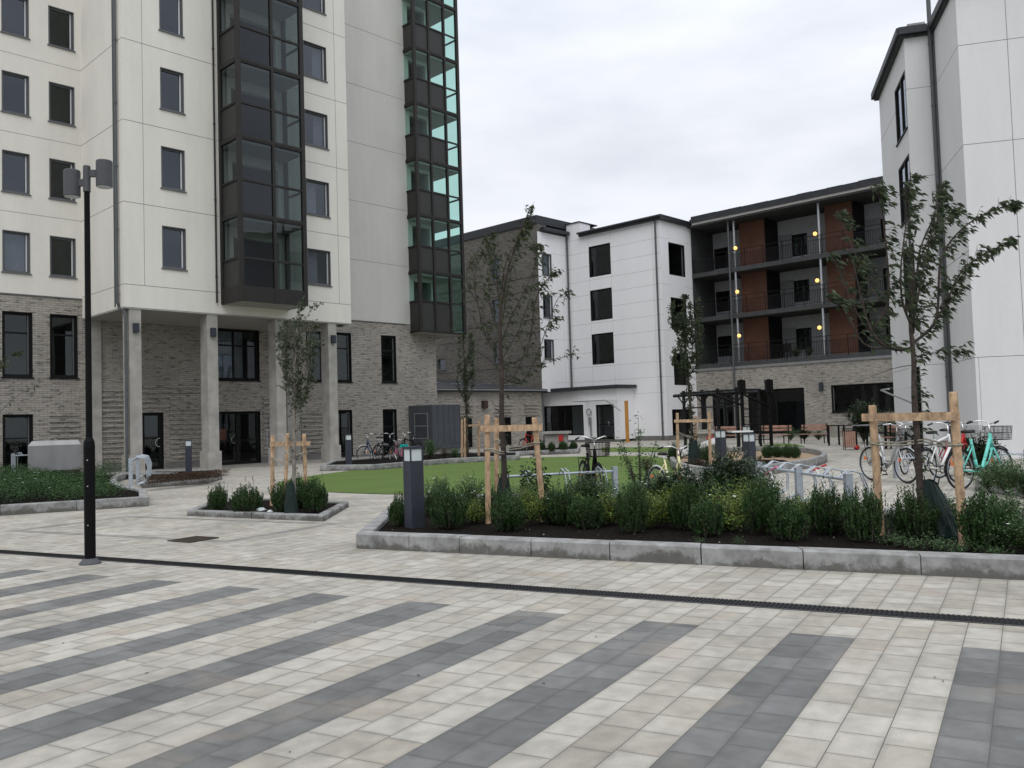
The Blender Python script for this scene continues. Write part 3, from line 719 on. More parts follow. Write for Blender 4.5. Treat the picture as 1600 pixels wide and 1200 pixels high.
mb = MB(); wall(mb, fD, BD, 26, 3.0, 14.75, hD); wall(mb, fW, AD, AD+.9, 14.2, 14.75); mb.build('brick_wall', M['brickd'], ap, recalc=False)
mb = MB()
for z in (5.2, 7.4, 8.3, 10.25, 11.2): fbox(mb, fD, BD, 26, -.012, .01, z-.01, z+.01)
mb.build('brick_string_course', M['dark'], ap)
for h in hD: window(ap, fD, *h, fm='grey', edge='grey')
# roofs, gutters, fascias
mb = MB(); fbox(mb, fD, BD-.02, 26, -.08, 12.8, 14.75, 15.3); mb.build('parapet', M['roof'], ap)
mb = MB()
fbox(mb, fM, BM-.25, 6.2, -.25, 9.75, 14.0, 14.30)   # eaves M
tube(mb, [fM.p(BM-.25, -.32, 14.2), fM.p(6.25, -.32, 14.2)], .075, 8)
fbox(mb, fMs, AM+.1, AB, -.25, 0, 14.001, 14.301)
fbox(mb, fW, AD+.3, AM-.1, -.38, .0, 14.28, 14.5); fbox(mb, fW, AD+.9, AM, .0, 6, 14.2, 14.5)
fbox(mb, fM, 7.47, 8.6, -.02, 3, 14.3, 15.2)
fbox(mb, fM, 6.25, 7.5, -.06, 2, 15.05, 15.12); fbox(mb, fM, 6.2, 7.46, 1.22, 9.75, 14.0, 14.3)
# jagged ridge of roof tiles on the balcony wing
s = -30.
while s < BM-.4:
    fbox(mb, fBl, s, s+.9, -.42, 6, 14.38, 14.56+random.uniform(0, .06)); s += .92
fbox(mb, fBl, -30, BM-.26, -.50, 6.1, 14.18, 14.40)
mb.build('roof', M['roof'], ap)
mb = MB()
fbox(mb, fBl, -30, BM-.4, -.44, 6, 14.02, 14.18); mb.build('fascia', M['soff'], ap)
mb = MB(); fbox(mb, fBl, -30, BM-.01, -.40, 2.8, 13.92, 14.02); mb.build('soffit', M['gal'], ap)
# balcony wing
hBl = [(-2.92, -1.42, .0, 3.0), (-7.64, -3.95, .25, 3.0), (-12.95, -9.3, 1.45, 3.04), (-20, -15, 1.45, 3.04)]
mb = MB(); wall(mb, fBl, -30, BM, 0, 4.45, hBl); mb.build('brick_wall', M['brickl'], ap, recalc=False)
mb = MB(); s_ = .35
while s_ < 2.9: fbox(mb, fBl, -3.9, -2.96, -.035, 0, s_, s_+.1); s_ += .2
mb.build('brick_relief', M['brickl'], ap)
window(ap, fBl, *hBl[0], gm='g_lo', mull=(.45,), trans=(.75,), edge='dark', sill=False, name='entrance_door')
window(ap, fBl, *hBl[1], gm='g_lo', mull=(.5,), edge='dark', sill=False)
window(ap, fBl, *hBl[2], gm='g_lo', mull=(.28,), edge='grey', sill=True); window(ap, fBl, *hBl[3], gm='g_lo', edge='dark')
mb = MB(); fbox(mb, fBl, -30, BM-.01, -.06, .0, 4.40, 4.56); mb.build('ledge', mat('ledge_grey', (.2, .2, .2), .7), ap)
FLO = [4.85, 7.92, 10.88]
for i, z in enumerate(FLO):
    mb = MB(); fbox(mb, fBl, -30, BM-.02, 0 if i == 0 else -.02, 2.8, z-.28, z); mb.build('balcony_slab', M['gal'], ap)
    mb = MB()
    for s0 in range(5):
        pass
    fbox(mb, fBl, -30, BM-.05, -.02, .02, z+1.10, z+1.13); fbox(mb, fBl, -30, BM-.05, -.01, .01, z+.84, z+.865); fbox(mb, fBl, -30, BM-.05, -.01, .01, z+.06, z+.085)
    s = BM-.1; k = 0
    while s > -17:
        if k % 12 == 0: fbox(mb, fBl, s-.02, s+.02, -.02, .02, z-.1, z+1.1)
        else: fbox(mb, fBl, s-.011, s+.011, -.007, .007, z+.085, z+.84)
        s -= .105; k += 1
    mb.build('railing', M['dark'], ap)
    zt = (FLO[i+1]-.28) if i < 2 else 13.92
    # russet storage boxes with a dark return, pale doors
    for (b0, b1) in ((-5.0, -3.25), (-10.6, -8.95), (-16.3, -14.6)):
        mb = MB(); fbox(mb, fBw, b0, b1, -1.75, -.002, z, zt-.02); mb.build('russet_cladding', M['redp'], ap)
        mb = MB(); fbox(mb, fBw, b0-.05, b0-.003, -1.74, -.002, z, zt-.02); mb.build('dark_cladding', M['dark'], ap)
        mb = MB(); fbox(mb, fBw, b0-1.0, b0-.1, -.05, -.0, z, z+2.1); mb.build('apartment_door', mat('door_grey', (.22, .23, .23), .6), ap)
hBw = []
for z in FLO:
    for (b0, b1) in ((-1.5, -.35), (-7.0, -5.85+.0), (-12.3, -11.45)): hBw.append((b0, b1, z+.62, z+2.0))
mb = MB(); wall(mb, fBw, -30, BM, 4.8, 14, hBw); mb.build('recessed_wall', mat('grey_render', (.36, .365, .38), .9), ap, recalc=False)
for h in hBw: window(ap, fBw, *h, gm='g_lo', edge='dark', sill=False)
mb = MB(); fbox(mb, fBw, BM-.35-2.6+.35, BM-.36+.001, -.02, 0, 5, 5.01); 
for s_ in (-3.38, -8.98, -14.6):
    mb = MB(); tube(mb, [fBl.p(s_, .12, 4.85), fBl.p(s_, .12, 13.92)], .075, 12); mb.build('steel_post', M['alu'], ap)
downpipe(ap, fBl, -3.12, .1, 14.0, d=-.14, r=.06)
downpipe(ap, fM, BM+.28, .1, 14.1, d=-.1, r=.06)
downpipe(ap, fM, BD-.12, 3.5, 14.2, d=-.12, r=.06)
for b in (-3.62, -8.86):
    for z in (6.47, 9.27, 12.06):
        mb = MB(); lathe(mb, [(.01, -.12), (.07, -.098), (.115, -.035), (.115, .035), (.07, .098), (.01, .12)], fBl.p(b, -.2, z), 14)
        o = mb.build('globe_lamp', M['globe'], ap, smooth=True)
        mb = MB(); p = fBl.p(b, -.2, z); box(mb, p.x-.02, p.x+.35, p.y-.02, p.y+.02, p.z+.13, p.z+.17); mb.build('lamp_bracket', M['dark'], o)
mb = MB(); fbox(mb, fBl, -8.85, -8.65, -.16, 0, 2.75, 3.25); mb.build('wall_light', M['anth'], ap)
# dark return wall at the left end of the galleries, hidden volumes
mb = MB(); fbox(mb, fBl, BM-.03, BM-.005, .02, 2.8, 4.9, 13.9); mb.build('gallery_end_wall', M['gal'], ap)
mb = MB(); box(mb, *sorted((42.9-33.3, 43-33.3)), -30, 26, 0, 14.8); fbox(mb, fW, 30.3, 43, 18.45, 18.55, 0, 14.75); mb.build('rear_wall', M['concd'], ap)
# balcony furniture
mb = MB()
# entrance lobby in front of the white block
fN = FR(L_(31.5, 0), (0, 1, 0), (1, 0, 0))
hN = [(5.02, 8.5, .45, 2.45), (2.52, 3.95, .08, 2.4)]
mb = MB(); wall(mb, fN, 2.2, 9.0, .15, 3.4, hN); wall(mb, FR(L_(0, 2.2), (1, 0, 0), (0, 1, 0)), 31.5, 33.3, .15, 3.4)
mb.build('lobby_wall', M['panelw'], ap, recalc=False)
mb = MB(); fbox(mb, fN, 2.2, 9.0, .0, .2, 0, .15); mb.build('plinth', M['concd'], ap)
mb = MB(); fbox(mb, fN, 3.9, 4.95, -.04, 0, .1505, .3); mb.build('door_step', M['concd'], ap)
window(ap, fN, *hN[0], gm='g_lo', mull=(.48,), edge='dark', sill=False)
window(ap, fN, *hN[1], gm='g_lo', mull=(.72,), trans=(.45,), edge='grey', sill=False, name='entrance_door', handle=.38, fw=.08)
mb = MB(); fbox(mb, fN, 1.9, 9.2, -.35, 1.7, 3.42, 3.62); fbox(mb, fN, 5.3, 9.3, -.42, -.35, 3.36, 3.60); mb.build('lobby_roof', M['roof'], ap)
mb = MB(); fbox(mb, fN, 2.1, 4.6, -1.5, 0, 2.62, 2.66); mb.build('glass_canopy', M['g_clear'], ap)
mb = MB(); tube(mb, [fN.p(2.0, -1.5, 2.64), fN.p(4.6, -1.5, 2.64)], .03); tube(mb, [fN.p(4.6, -1.5, 2.64), fN.p(4.6, 0, 2.64)], .03); tube(mb, [fN.p(2.0, -1.5, 2.64), fN.p(2.0, 0, 1.95)], .03); mb.build('canopy_rail', M['alu'], ap)
mb = MB(); fbox(mb, fN, .55, .72, -1.3, -1.15, .0, 2.55); mb.build('canopy_post', M['woodc'], ap)
mb = MB(); fbox(mb, fN, 4.3, 4.5, -.15, 0, 1.1, 1.6); fbox(mb, fN, 4.32, 4.42, -.1, 0, .4, 1.08)
torus(mb, fN.p(4.45, -.12, 1.95), (0, 1, 0), (0, 0, 1), .2, .04, 18, 6); mb.build('intercom_panel', M['alu'], ap)
# ------------------------------------------------------------------ link building
lk = empty('link_building', Wp(18, 5), BR, 'low single storey brick link with dark lean-to roof between tower and white block', 'building')
fL = FR((-18, 0, 0), (1, 0, 0), (0, 1, 0))
hL = [(22.0, 23.0, .1, 1.72), (20.25, 21.2, .1, 1.72), (24.35, 25.4, .25, 1.75), (26.0, 26.9, .25, 1.75)]
hL = [(20.3, 21.4, .1, 1.75), (23.35, 24.6, .1, 1.75), (25.9, 26.9, .1, 1.75)]
mb = MB(); wall(mb, fL, 17.95, 27.4, 0, 3.3, hL); wall(mb, FR((9.4, 0, 0), (0, 1, 0), (-1, 0, 0)), 0, 6, 0, 3.3); mb.build('brick_wall', M['brick'], lk, recalc=False)
for s0, s1 in ((20.3, 21.4), (23.35, 24.6), (25.9, 26.95)):
    z = 1.85; mb = MB()
    while z < 2.6: fbox(mb, fL, s0-.1, s1+.1, -.06, 0, z, z+.1); z += .2
    mb.build('brick_relief', M['brick'], lk)
for h in hL: window(lk, fL, *h, gm='g_lo', edge='dark', sill=False, mull=(.5,))
mb = MB()
p = [fL.p(17.95, -.25, 3.36), fL.p(27.7, -.25, 3.36), fL.p(27.7, 9.5, 4.5), fL.p(17.95, 9.5, 4.5)]
mb.add(p + [q+Vector((0, 0, .08)) for q in p], [[0, 1, 2, 3], [4, 5, 6, 7], [0, 1, 5, 4], [1, 2, 6, 5], [2, 3, 7, 6], [3, 0, 4, 7]])
fbox(mb, fL, 17.95, 27.7, -.27, -.0, 3.26, 3.36); mb.build('roof', M['roof'], lk)
mb = MB()
fbox(mb, fL, 17.96, 27.7, -.33, -.275, 3.33, 3.40)
for k in range(5):
    a = 18.2+k*2.3
    q0, q1 = fL.p(a, 3.2+k*.05, 3.90), fL.p(a+1.9, 3.9, 3.98); tube(mb, [q0, q1], .025, 5)
mb.build('gutter', M['alu'], lk)
downpipe(lk, fL, 27.45, .1, 3.3, d=-.08, r=.06)
mb = MB(); fbox(mb, fL, 22.2, 22.55, -.2, 0, 2.3, 2.75); mb.build('wall_light', mat('brown_metal', (.05, .03, .03), .6), lk)
# ------------------------------------------------------------------ right building
RR = R(90-15.4)
rb = empty('white_gable_block', Vector((0, 0, 0)), RR, 'tall pale clad apartment block stepping toward the plaza at the right', 'building')
# local x = p (away), y = q (left)
QC, QN_, PF, PN_, PB = -5.55, -6.43, 30.8, 27.6, 36.5
fF = FR((PF, 0, 0), (0, -1, 0), (1, 0, 0)); fNr = FR((PN_, 0, 0), (0, -1, 0), (1, 0, 0))     # s = -q
fS1 = FR((0, QC, 0), (1, 0, 0), (0, -1, 0)); fS2 = FR((0, QN_, 0), (1, 0, 0), (0, -1, 0))     # s = p
hR = [(30.95, 33.0, 10.98, 12.95), (30.95, 33.0, 8.03, 10.1), (30.95, 33.0, 5.0, 7.1), (31.0, 32.3, .1, 2.92)]
mb = MB(); wall(mb, fS1, PF, PB, 0, 13.95, hR, rev=.3); wall(mb, fF, -QC, -QN_, 0, 13.95); wall(mb, fS2, PN_, PF, 0, 13.95); wall(mb, fNr, -QN_, 24, 0, 13.95)
wall(mb, FR((PB, 0, 0), (0, -1, 0), (-1, 0, 0)), -QC, 24, 0, 13.95)
mb.build('clad_wall', M['panelr'], rb, recalc=False)
mb = MB()
for z in (2.95, 6.1, 9.24, 12.22):
    for a, b in ((PF, 30.95), (33.0, PB)): fbox(mb, fS1, a, b, -.002, .01, z-.007, z+.007)
    fbox(mb, fF, -QC, -QN_, -.002, .01, z-.007, z+.007); fbox(mb, fS2, PN_, PF, -.002, .01, z-.008, z+.008)
    if z != 6.1: fbox(mb, fNr, -QN_, 24, -.002, .01, z-.008, z+.008)
fbox(mb, fNr, 7.73, 7.745, -.0015, .01, 2.95, 13.9); fbox(mb, fNr, 6.52, 6.53, -.0015, .01, .1, 2.95); fbox(mb, fNr, 11, 11.015, -.0015, .01, .1, 13.9)
mb.build('panel_joints', M['joint'], rb)
for i, h in enumerate(hR):
    if i < 3: window(rb, fS1, *h, gm='g_up', mull=(.45,), edge='dark', sill=True, depth=.035, fw=.04)
    else: window(rb, fS1, *h, gm='g_lo', edge='dark', sill=False, depth=.2, name='entrance_door')
mb = MB()
def hip(f_, s0, s1, d0): fbox(mb, f_, s0, s1, d0, .0, 13.95, 14.20); fbox(mb, f_, s0, s1, d0-.1, d0, 14.02, 14.26)
fbox(mb, fS1, PF-.15, PB+.2, -.16, 1.0, 13.95, 14.2); fbox(mb, fS1, PF-.2, PB+.25, -.26, -.16, 14.02, 14.26)
fbox(mb, fF, -QC, -QN_-.2, -.15, .4, 13.951, 14.201); fbox(mb, fF, -QC-.2, -QN_-.2, -.25, -.15, 14.021, 14.261)
fbox(mb, fS2, PN_-.15, PF, -.1, 1.0, 13.952, 14.202); fbox(mb, fS2, PN_-.2, PF-.3, -.18, -.1, 14.022, 14.262)
fbox(mb, fNr, -QN_+.01, 24, -.15, 1.0, 13.953, 14.203); fbox(mb, fNr, -QN_-.15, 24, -.25, -.15, 14.023, 14.263)
box(mb, PN_, PB, -24, QN_+.02, 14.22, 14.32); box(mb, PF, PB, QN_+.02, QC, 14.22, 14.32)
mb.build('roof', M['roof'], rb)
mb = MB(); box(mb, PF+.4, PB-1, -6.3, QC-.2, 14.32, 14.6); mb.build('roof_ridge', mat('weathered_sheet', (.3, .3, .29), .7, noise=.3, scale=8), rb)
mb = MB(); tube(mb, [fF.p(-QN_-.1, -.12, .1), fF.p(-QN_-.1, -.12, 15.2)], .07, 10)
for z in (2.5, 5.5, 8.5, 11.5, 13.6): tube(mb, [fF.p(-QN_-.1, -.12, z), fF.p(-QN_-.1, -.12, z+.05)], .085, 10)
tube(mb, [fS2.p(PF-.25, -.03, .1), fS2.p(PF-.25, -.03, 14)], .02, 6)
mb.build('downpipe', M['pipe'], rb)
mb = MB(); fbox(mb, fS1, 30.9, 32.6, -1.0, -.0, 2.2, 2.24); mb.build('glass_canopy', M['g_clear'], rb)
mb = MB(); tube(mb, [fS1.p(32.6, -1.0, 2.2), fS1.p(30.9, -1.0, 2.2)], .03); tube(mb, [fS1.p(32.6, -1.0, 2.2), fS1.p(32.6, 0, 1.7)], .03); mb.build('canopy_rail', M['alu'], rb)

# ------------------------------------------------------------------ planting beds
def inset(pts, w):
    n = len(pts); out = []
    ar = sum(pts[i].x*pts[(i+1) % n].y-pts[(i+1) % n].x*pts[i].y for i in range(n)); sg = 1 if ar > 0 else -1
    for i in range(n):
        a, b, c = pts[i-1], pts[i], pts[(i+1) % n]
        d1 = (b-a).normalized(); d2 = (c-b).normalized()
        n1 = Vector((-d1.y, d1.x, 0))*sg; n2 = Vector((-d2.y, d2.x, 0))*sg
        m = (n1+n2); m.normalize(); k = w/max(.35, m.dot(n1)); out.append(b+m*k)
    return out
def bed(name, label, pts, h=.18, w=.2, blk=1.0, cuts=None, soilz=None, soilm='soil', cat='planting bed', sname='soil', km='kerb'):
    pts = [Vector((p.x, p.y, 0)) for p in pts]
    c = sum(pts, Vector())/len(pts); root = empty(name, c, 0, label, cat)
    P_ = [p-c for p in pts]; I = inset(P_, w); n = len(P_)
    for i in range(n):
        a, b, ia, ib = P_[i], P_[(i+1) % n], I[i], I[(i+1) % n]
        ln = (b-a).length
        if cuts and i in cuts: ts = [0]+cuts[i]+[1]
        else: k = max(1, round(ln/blk)); ts = [j/k for j in range(k+1)]
        for t0, t1 in zip(ts[:-1], ts[1:]):
            g_ = .006/ln if ln > .5 else 0
            q0, q1 = a.lerp(b, t0+g_), a.lerp(b, t1-g_); r0, r1 = ia.lerp(ib, t0+g_), ia.lerp(ib, t1-g_)
            dz = random.uniform(-.003, .003)
            mb = MB(); vs = []
            for (o_, i_) in ((q0, r0), (q1, r1)):
                dirn = (i_-o_)
                vs += [o_, o_+Vector((0, 0, h-.02+dz)), o_+dirn*.1+Vector((0, 0, h+dz)), i_-dirn*.05+Vector((0, 0, h+dz)), i_+Vector((0, 0, h-.012+dz)), i_]
            mb.add(vs, [[0, 1, 7, 6], [1, 2, 8, 7], [2, 3, 9, 8], [3, 4, 10, 9], [4, 5, 11, 10], [0, 1, 2, 3, 4, 5], [6, 7, 8, 9, 10, 11]])
            mb.build('kerb_block', M[km], root)
    sz = soilz if soilz is not None else h-.05
    J = inset(P_, w-.02)
    mb = MB(); mb.add([(p.x, p.y, sz) for p in J], [list(range(n))]); mb.build(sname, M[soilm], root)
    return root
def pxs(l, z=0): return [G(x, y, z) for x, y in l]
# front bed: cuts of the front kerb measured along it
A0, A1 = G(557, 857), G(1720, 912.5)
def tx(x):   # parameter on the front edge seen at column x
    lo, hi = 0, 1
    for _ in range(40):
        m_ = (lo+hi)/2; p = A0.lerp(A1, m_)-Vector((0, 0, EYE)); px = 800+FPX*p.dot(rt)/p.dot(fwd)
        if px < x: lo = m_
        else: hi = m_
    return lo
SZ = .13
front_pts = [A0, A1, G(1720, 815, 0), G(1560, 822), G(1440, 818), G(1392, 815), G(1290, 826), G(1215, 800), G(1120, 790), G(900, 786), G(640, 790), G(604, 812)]
bed('planting_bed', 'long raised bed with pale kerb blocks in front, full of dark yews and leafy shrubs', front_pts, .19, .19, 1.0, {0: [tx(x) for x in (639, 718, 830, 953, 1096, 1256, 1440, 1640)]}, SZ)
bed('planting_bed', 'small low kerbed bed with five round yews and a staked sapling', pxs([(292, 806), (506, 815), (545, 792), (425, 786), (330, 790)]), .10, .14, 1.3, None, .07)
bed('planting_bed', 'left bed of thick green ground cover curving round the bike stand', pxs([(-260, 823), (0, 806), (232, 791), (229, 778)]) + smooth_loop(pxs([(195, 770), (182, 762), (186, 753), (202, 748)]), 3, False) + pxs([(260, 748), (-40, 752), (-260, 758)]), .2, .17, 1.1, None, .15)
bed('planting_bed', 'narrow kerbed strip of low brown plants below the columns', pxs([(222, 763), (325, 756), (347, 749), (338, 742), (240, 744), (215, 752)]), .2, .15, 1.1, None, .15)
bed('planting_bed', 'long kerbed bed between the green turf and the brick wall', pxs([(500, 736), (585, 735), (700, 725), (812, 719), (812, 713), (700, 713), (520, 727)]), .2, .16, 1.2, None, .15)
bed('planting_bed', 'far kerbed bed of dark shrubs before the lobby window', pxs([(790, 713), (905, 708.5), (907, 703), (845, 702), (790, 704)]), .2, .16, 1.2, None, .15)
bed('planting_bed', 'kerbed bed of small leafy plants behind the turquoise bicycle', pxs([(1524, 768), (1560, 772), (1760, 810), (1760, 765), (1560, 752), (1530, 755)]), .2, .17, 1.0, None, .15)
sp = smooth_loop(pxs([(1292, 722), (1270, 730), (1225, 738), (1160, 746), (1090, 744), (1050, 732), (1055, 718), (1110, 711), (1180, 707), (1245, 708), (1284, 714)]), 3)
bed('sandpit', 'rounded sandpit of tan sand inside a pale concrete rim', sp, .24, .15, .6, None, .06, 'sand', 'sandpit', 'sand')
sheet('soil', smooth_loop(pxs([(1165, 737), (1200, 732), (1232, 729), (1225, 722.5), (1180, 722), (1120, 724), (1070, 726), (1075, 736), (1110, 741)], 0), 3), M['soil'], .075)

# ------------------------------------------------------------------ plants
def yew_mesh(seed, h=.56, r=.22, n=90, mk='yew', m=34):
    rn = random.Random(seed); mb = MB(); st = MB()
    for i in range(n):
        a = rn.uniform(0, 2*math.pi); rr = r*math.sqrt(rn.random())
        base = Vector((math.cos(a)*rr*.75, math.sin(a)*rr*.75, rn.uniform(.0, h*.3)))
        hh = h*rn.uniform(.4, 1.0)*(1-.38*(rr/r)**2)
        out = Vector((math.cos(a), math.sin(a), 0))*rr*rn.uniform(.75, 1.15)
        tip = Vector((out.x, out.y, max(hh, base.z+.12)))
        if rn.random() < .07: tip += Vector((rn.uniform(-.06, .06), rn.uniform(-.06, .06), rn.uniform(.05, .14)))
        mid = base.lerp(tip, .5)+out*.25
        for k in range(m):
            t = .02+.98*k/m
            p = base*(1-t)**2+mid*2*t*(1-t)+tip*t*t
            ax = (tip-base).normalized(); q = rn.uniform(0, 2*math.pi)
            d = Vector((math.cos(q), math.sin(q), .35))*.9+ax*.9
            L = rn.uniform(.020, .036)*(1 if k < m-2 else .8)
            nrm = Vector((rn.uniform(-1, 1), rn.uniform(-1, 1), rn.uniform(0, 1)))
            dn = d.normalized(); s = dn.cross(nrm)
            if s.length < .05: continue
            s.normalize(); w_ = rn.uniform(.0045, .0075)
            mb.add([p, p+dn*L*.5+s*w_, p+dn*L, p+dn*L*.5-s*w_], [[0, 1, 2, 3]])
        if i % 6 == 0: tube(st, [(0, 0, 0), base, mid, tip*.9], [.006, .005, .004, .002], 4)
    return mb, st
def shrub_mesh(seed, h=.5, r=.35, stems=26, per=46, L=.035, Wd=.02, flowers=0, round_=.5):
    rn = random.Random(seed); mb = MB(); st = MB()
    for i in range(stems):
        a = rn.uniform(0, 2*math.pi); rr = r*rn.uniform(.2, 1)
        hh = h*rn.uniform(.65, 1.1)*(1-round_*(rr/r)**2)
        tip = Vector((math.cos(a)*rr, math.sin(a)*rr, hh)); mid = Vector((tip.x*.4, tip.y*.4, hh*.6))
        tube(st, [(0, 0, 0), mid, tip], [.006, .004, .002], 4)
        for k in range(per):
            t = rn.uniform(.25, 1.0)
            p = mid*2*t*(1-t)+tip*t*t + Vector((rn.gauss(0, .035), rn.gauss(0, .035), rn.gauss(0, .03)))
            if p.z < .01: p.z = .02
            d = Vector((rn.uniform(-1, 1), rn.uniform(-1, 1), rn.uniform(-.2, 1)))
            n_ = Vector((rn.uniform(-.6, .6), rn.uniform(-.6, .6), 1))
            s = d.normalized().cross(n_)
            if s.length < .05: continue
            s.normalize(); dn = d.normalized(); l_ = L*rn.uniform(.7, 1.2); w_ = Wd*.5*rn.uniform(.8, 1.2)
            mb.add([p, p+dn*l_*.45+s*w_, p+dn*l_, p+dn*l_*.45-s*w_], [[0, 1, 2, 3]])
    fl = MB()
    for i in range(flowers):
        a = rn.uniform(0, 2*math.pi); rr = r*rn.uniform(.1, 1); p = Vector((math.cos(a)*rr, math.sin(a)*rr, h*rn.uniform(.6, 1.0)*(1-.4*(rr/r)**2)))
        for q in range(5):
            w_ = q*2*math.pi/5; d = Vector((math.cos(w_), math.sin(w_), .2)); s = Vector((-math.sin(w_), math.cos(w_), 0))
            fl.add([p, p+d*.012+s*.009, p+d*.022, p+d*.012-s*.009], [[0, 1, 2, 3]])
    return mb, st, fl
PROTO = {}
def plant_proto(key, name, maker, mk):
    r_ = maker(); root = empty(name, (0, 0, -50)); PROTO[key] = root
    r_[0].build('foliage', M[mk], root, recalc=False); r_[1].build('stems', M['bark'], root, recalc=False)
    if len(r_) > 2 and r_[2].v: r_[2].build('flowers', M['flower'], root, recalc=False)
    return root
USED = set()
def plant(key, x, y, z=SZ, sc=1.0, label='', cat='shrub', group=None, zs=None, loc=None):
    p = loc if loc is not None else G(x, y, z); src = PROTO[key]
    o = src if key not in USED else copy_tree(src)
    USED.add(key)
    o.location = (p.x, p.y, z); o.rotation_euler = (random.uniform(-.09, .09), random.uniform(-.09, .09), random.uniform(0, 6.28)); q_ = random.uniform(.86, 1.12); o.scale = (sc*q_, sc*q_*random.uniform(.9, 1.1), (zs or sc)*random.uniform(.82, 1.16))
    o['label'] = label; o['category'] = cat
    if group: o['group'] = group
    elif 'group' in o: del o['group']
    return o
for k in range(4): plant_proto('yew%d' % k, 'yew_shrub', (lambda k=k: yew_mesh(20+k, .52+.035*k, .185+.012*k, 250, 'yew')), 'yew')
for k in range(3): plant_proto('pot%d' % k, 'light_green_shrub', (lambda k=k: shrub_mesh(40+k, .46, .36, 34, 80, .026, .015, 1)), 'yewy')
for k in range(3): plant_proto('lf%d' % k, 'leafy_shrub', (lambda k=k: shrub_mesh(50+k, .60, .42, 40, 90, .027, .017, 7)), 'leafg')
for k in range(2): plant_proto('la%d' % k, 'laurel_shrub', (lambda k=k: shrub_mesh(60+k, .66, .36, 40, 80, .062, .022, 0, .25)), 'laurel')
plant_proto('red', 'brown_leaved_shrub', (lambda: shrub_mesh(70, .45, .3, 26, 40, .035, .018)), 'redleaf')
plant_proto('tiny', 'low_plant', (lambda: shrub_mesh(71, .14, .2, 14, 16, .03, .016)), 'leafg')
ORD = ['first', 'second', 'third', 'fourth', 'fifth', 'sixth', 'seventh', 'eighth', 'ninth', 'tenth', 'eleventh', 'twelfth', 'thirteenth', 'fourteenth', 'fifteenth', 'sixteenth', 'seventeenth', 'eighteenth', 'nineteenth', 'twentieth']
def row(lst, keys, lab, cat, grp, z=SZ):
    lst = sorted(lst)
    for i, t in enumerate(lst):
        l_ = lab % (ORD[i] if i else 'first') if '%s' in lab else lab
        plant(keys[i % len(keys)], t[0], t[1], z, t[2], l_, cat, grp, t[3] if len(t) > 3 else None)
Y = ['yew0', 'yew2', 'yew1', 'yew3']
row([(622, 822, .95), (702, 826, 1.05), (775, 816, .95), (797, 829, .95), (862, 818, .9), (917, 825, .95), (985, 832, 1.0), (1040, 816, .95), (1070, 828, 1.0), (1106, 838, 1.0), (1190, 834, 1.1), (1232, 844, 1.1), (1294, 834, 1.0), (1350, 846, 1.12), (1430, 842, 1.1), (1545, 862, 1.1), (880, 820, .9)],
    Y, 'dark upright yew at the front of the long bed, %s from the left', 'shrub', 'dark yews along the front of the long bed')
row([(740, 818, .9), (832, 820, 1.05), (893, 817, 1.0), (957, 820, 1.05), (1015, 824, 1.05), (1052, 826, 1.0), (1132, 828, 1.15), (1160, 818, 1.1), (1262, 828, 1.0), (1322, 834, .9)],
    ['pot0', 'pot1', 'pot2'], 'low yellow green shrub between the yews of the long bed, %s from the left', 'shrub', 'yellow green shrubs in the long bed')
row([(672, 806, .85), (688, 797, .9), (735, 802, .9), (830, 800, .9), (810, 808, .8), (905, 802, .95), (940, 800, .95), (990, 803, 1.0), (1120, 806, .95), (1200, 812, 1.0), (1165, 800, .9), (1240, 822, .8), (1490, 838, .9), (1580, 846, .95), (1600, 868, .8), (1040, 800, .9)],
    ['lf0', 'lf1', 'lf2'], 'loose grey green shrub at the back of the long bed, %s from the left', 'shrub', 'grey green shrubs at the back of the long bed')
row([(925, 800, .85), (1030, 799, .95), (1058, 801, 1.05), (1096, 799, 1.0), (1124, 801, 1.05), (1152, 799, 1.1), (1182, 804, .9)],
    ['la0', 'la1'], 'dark glossy laurel at the back of the long bed, %s from the left', 'shrub', 'laurels in the long bed')
row([(338, 798, 1.0), (387, 801, 1.12), (444, 800, 1.1), (468, 794, 1.1), (492, 800, 1.25)], Y, 'round yew in the small low bed, %s from the left', 'shrub', 'yews in the small low bed', .07)
row([(845, 705, 1.0), (862, 705, .9), (880, 704, .9), (897, 703, .8)], ['yew1', 'yew0'], 'dark shrub in the far lobby bed, %s from the left', 'shrub', 'shrubs before the lobby window', .15)
row([(1232, 716, .8), (1243, 716.5, .8), (1200, 716, .9), (1215, 715, .9)], ['yew2', 'yew3'], 'small dark shrub behind the sandpit, %s from the left', 'shrub', 'shrubs behind the sandpit', .05)
row([(672, 717, 1.3), (695, 716, .9), (712, 716, .8), (760, 713, .8)], ['lf1', 'red'], 'bushy plant before the grey sheet metal box, %s from the left', 'shrub', 'plants in the bed before the grey box', .15)
row([(1055, 724, 1.3), (1090, 724, 1.2), (1105, 722, 1.1), (1125, 724, 1.1)], ['yew0', 'lf2'], 'shrub around the far staked sapling by the sandpit, %s from the left', 'shrub', 'shrubs by the far sapling', .02)
row([(1185, 730, .7), (1208, 731, .6), (1220, 729, .5), (1010, 738, 1.1), (1090, 734, .9)], ['red'], 'thin brown leaved shrub by the sandpit edge, %s from the left', 'shrub', 'brown leaved shrubs by the sandpit', .08)
row([(1545, 768, .9), (1575, 772, 1.1), (1605, 776, 1.1), (1560, 762, .9)], ['lf0', 'lf2'], 'leafy plant behind the turquoise bicycle, %s from the left', 'shrub', 'plants behind the turquoise bicycle', .15)
row([(1390+22*i, 850+2.2*i+(i % 3)*3, .8) for i in range(9)], ['tiny'], 'little weed like plant at the right front of the long bed, %s from the left', 'plant', 'low plants at the right of the long bed', SZ)
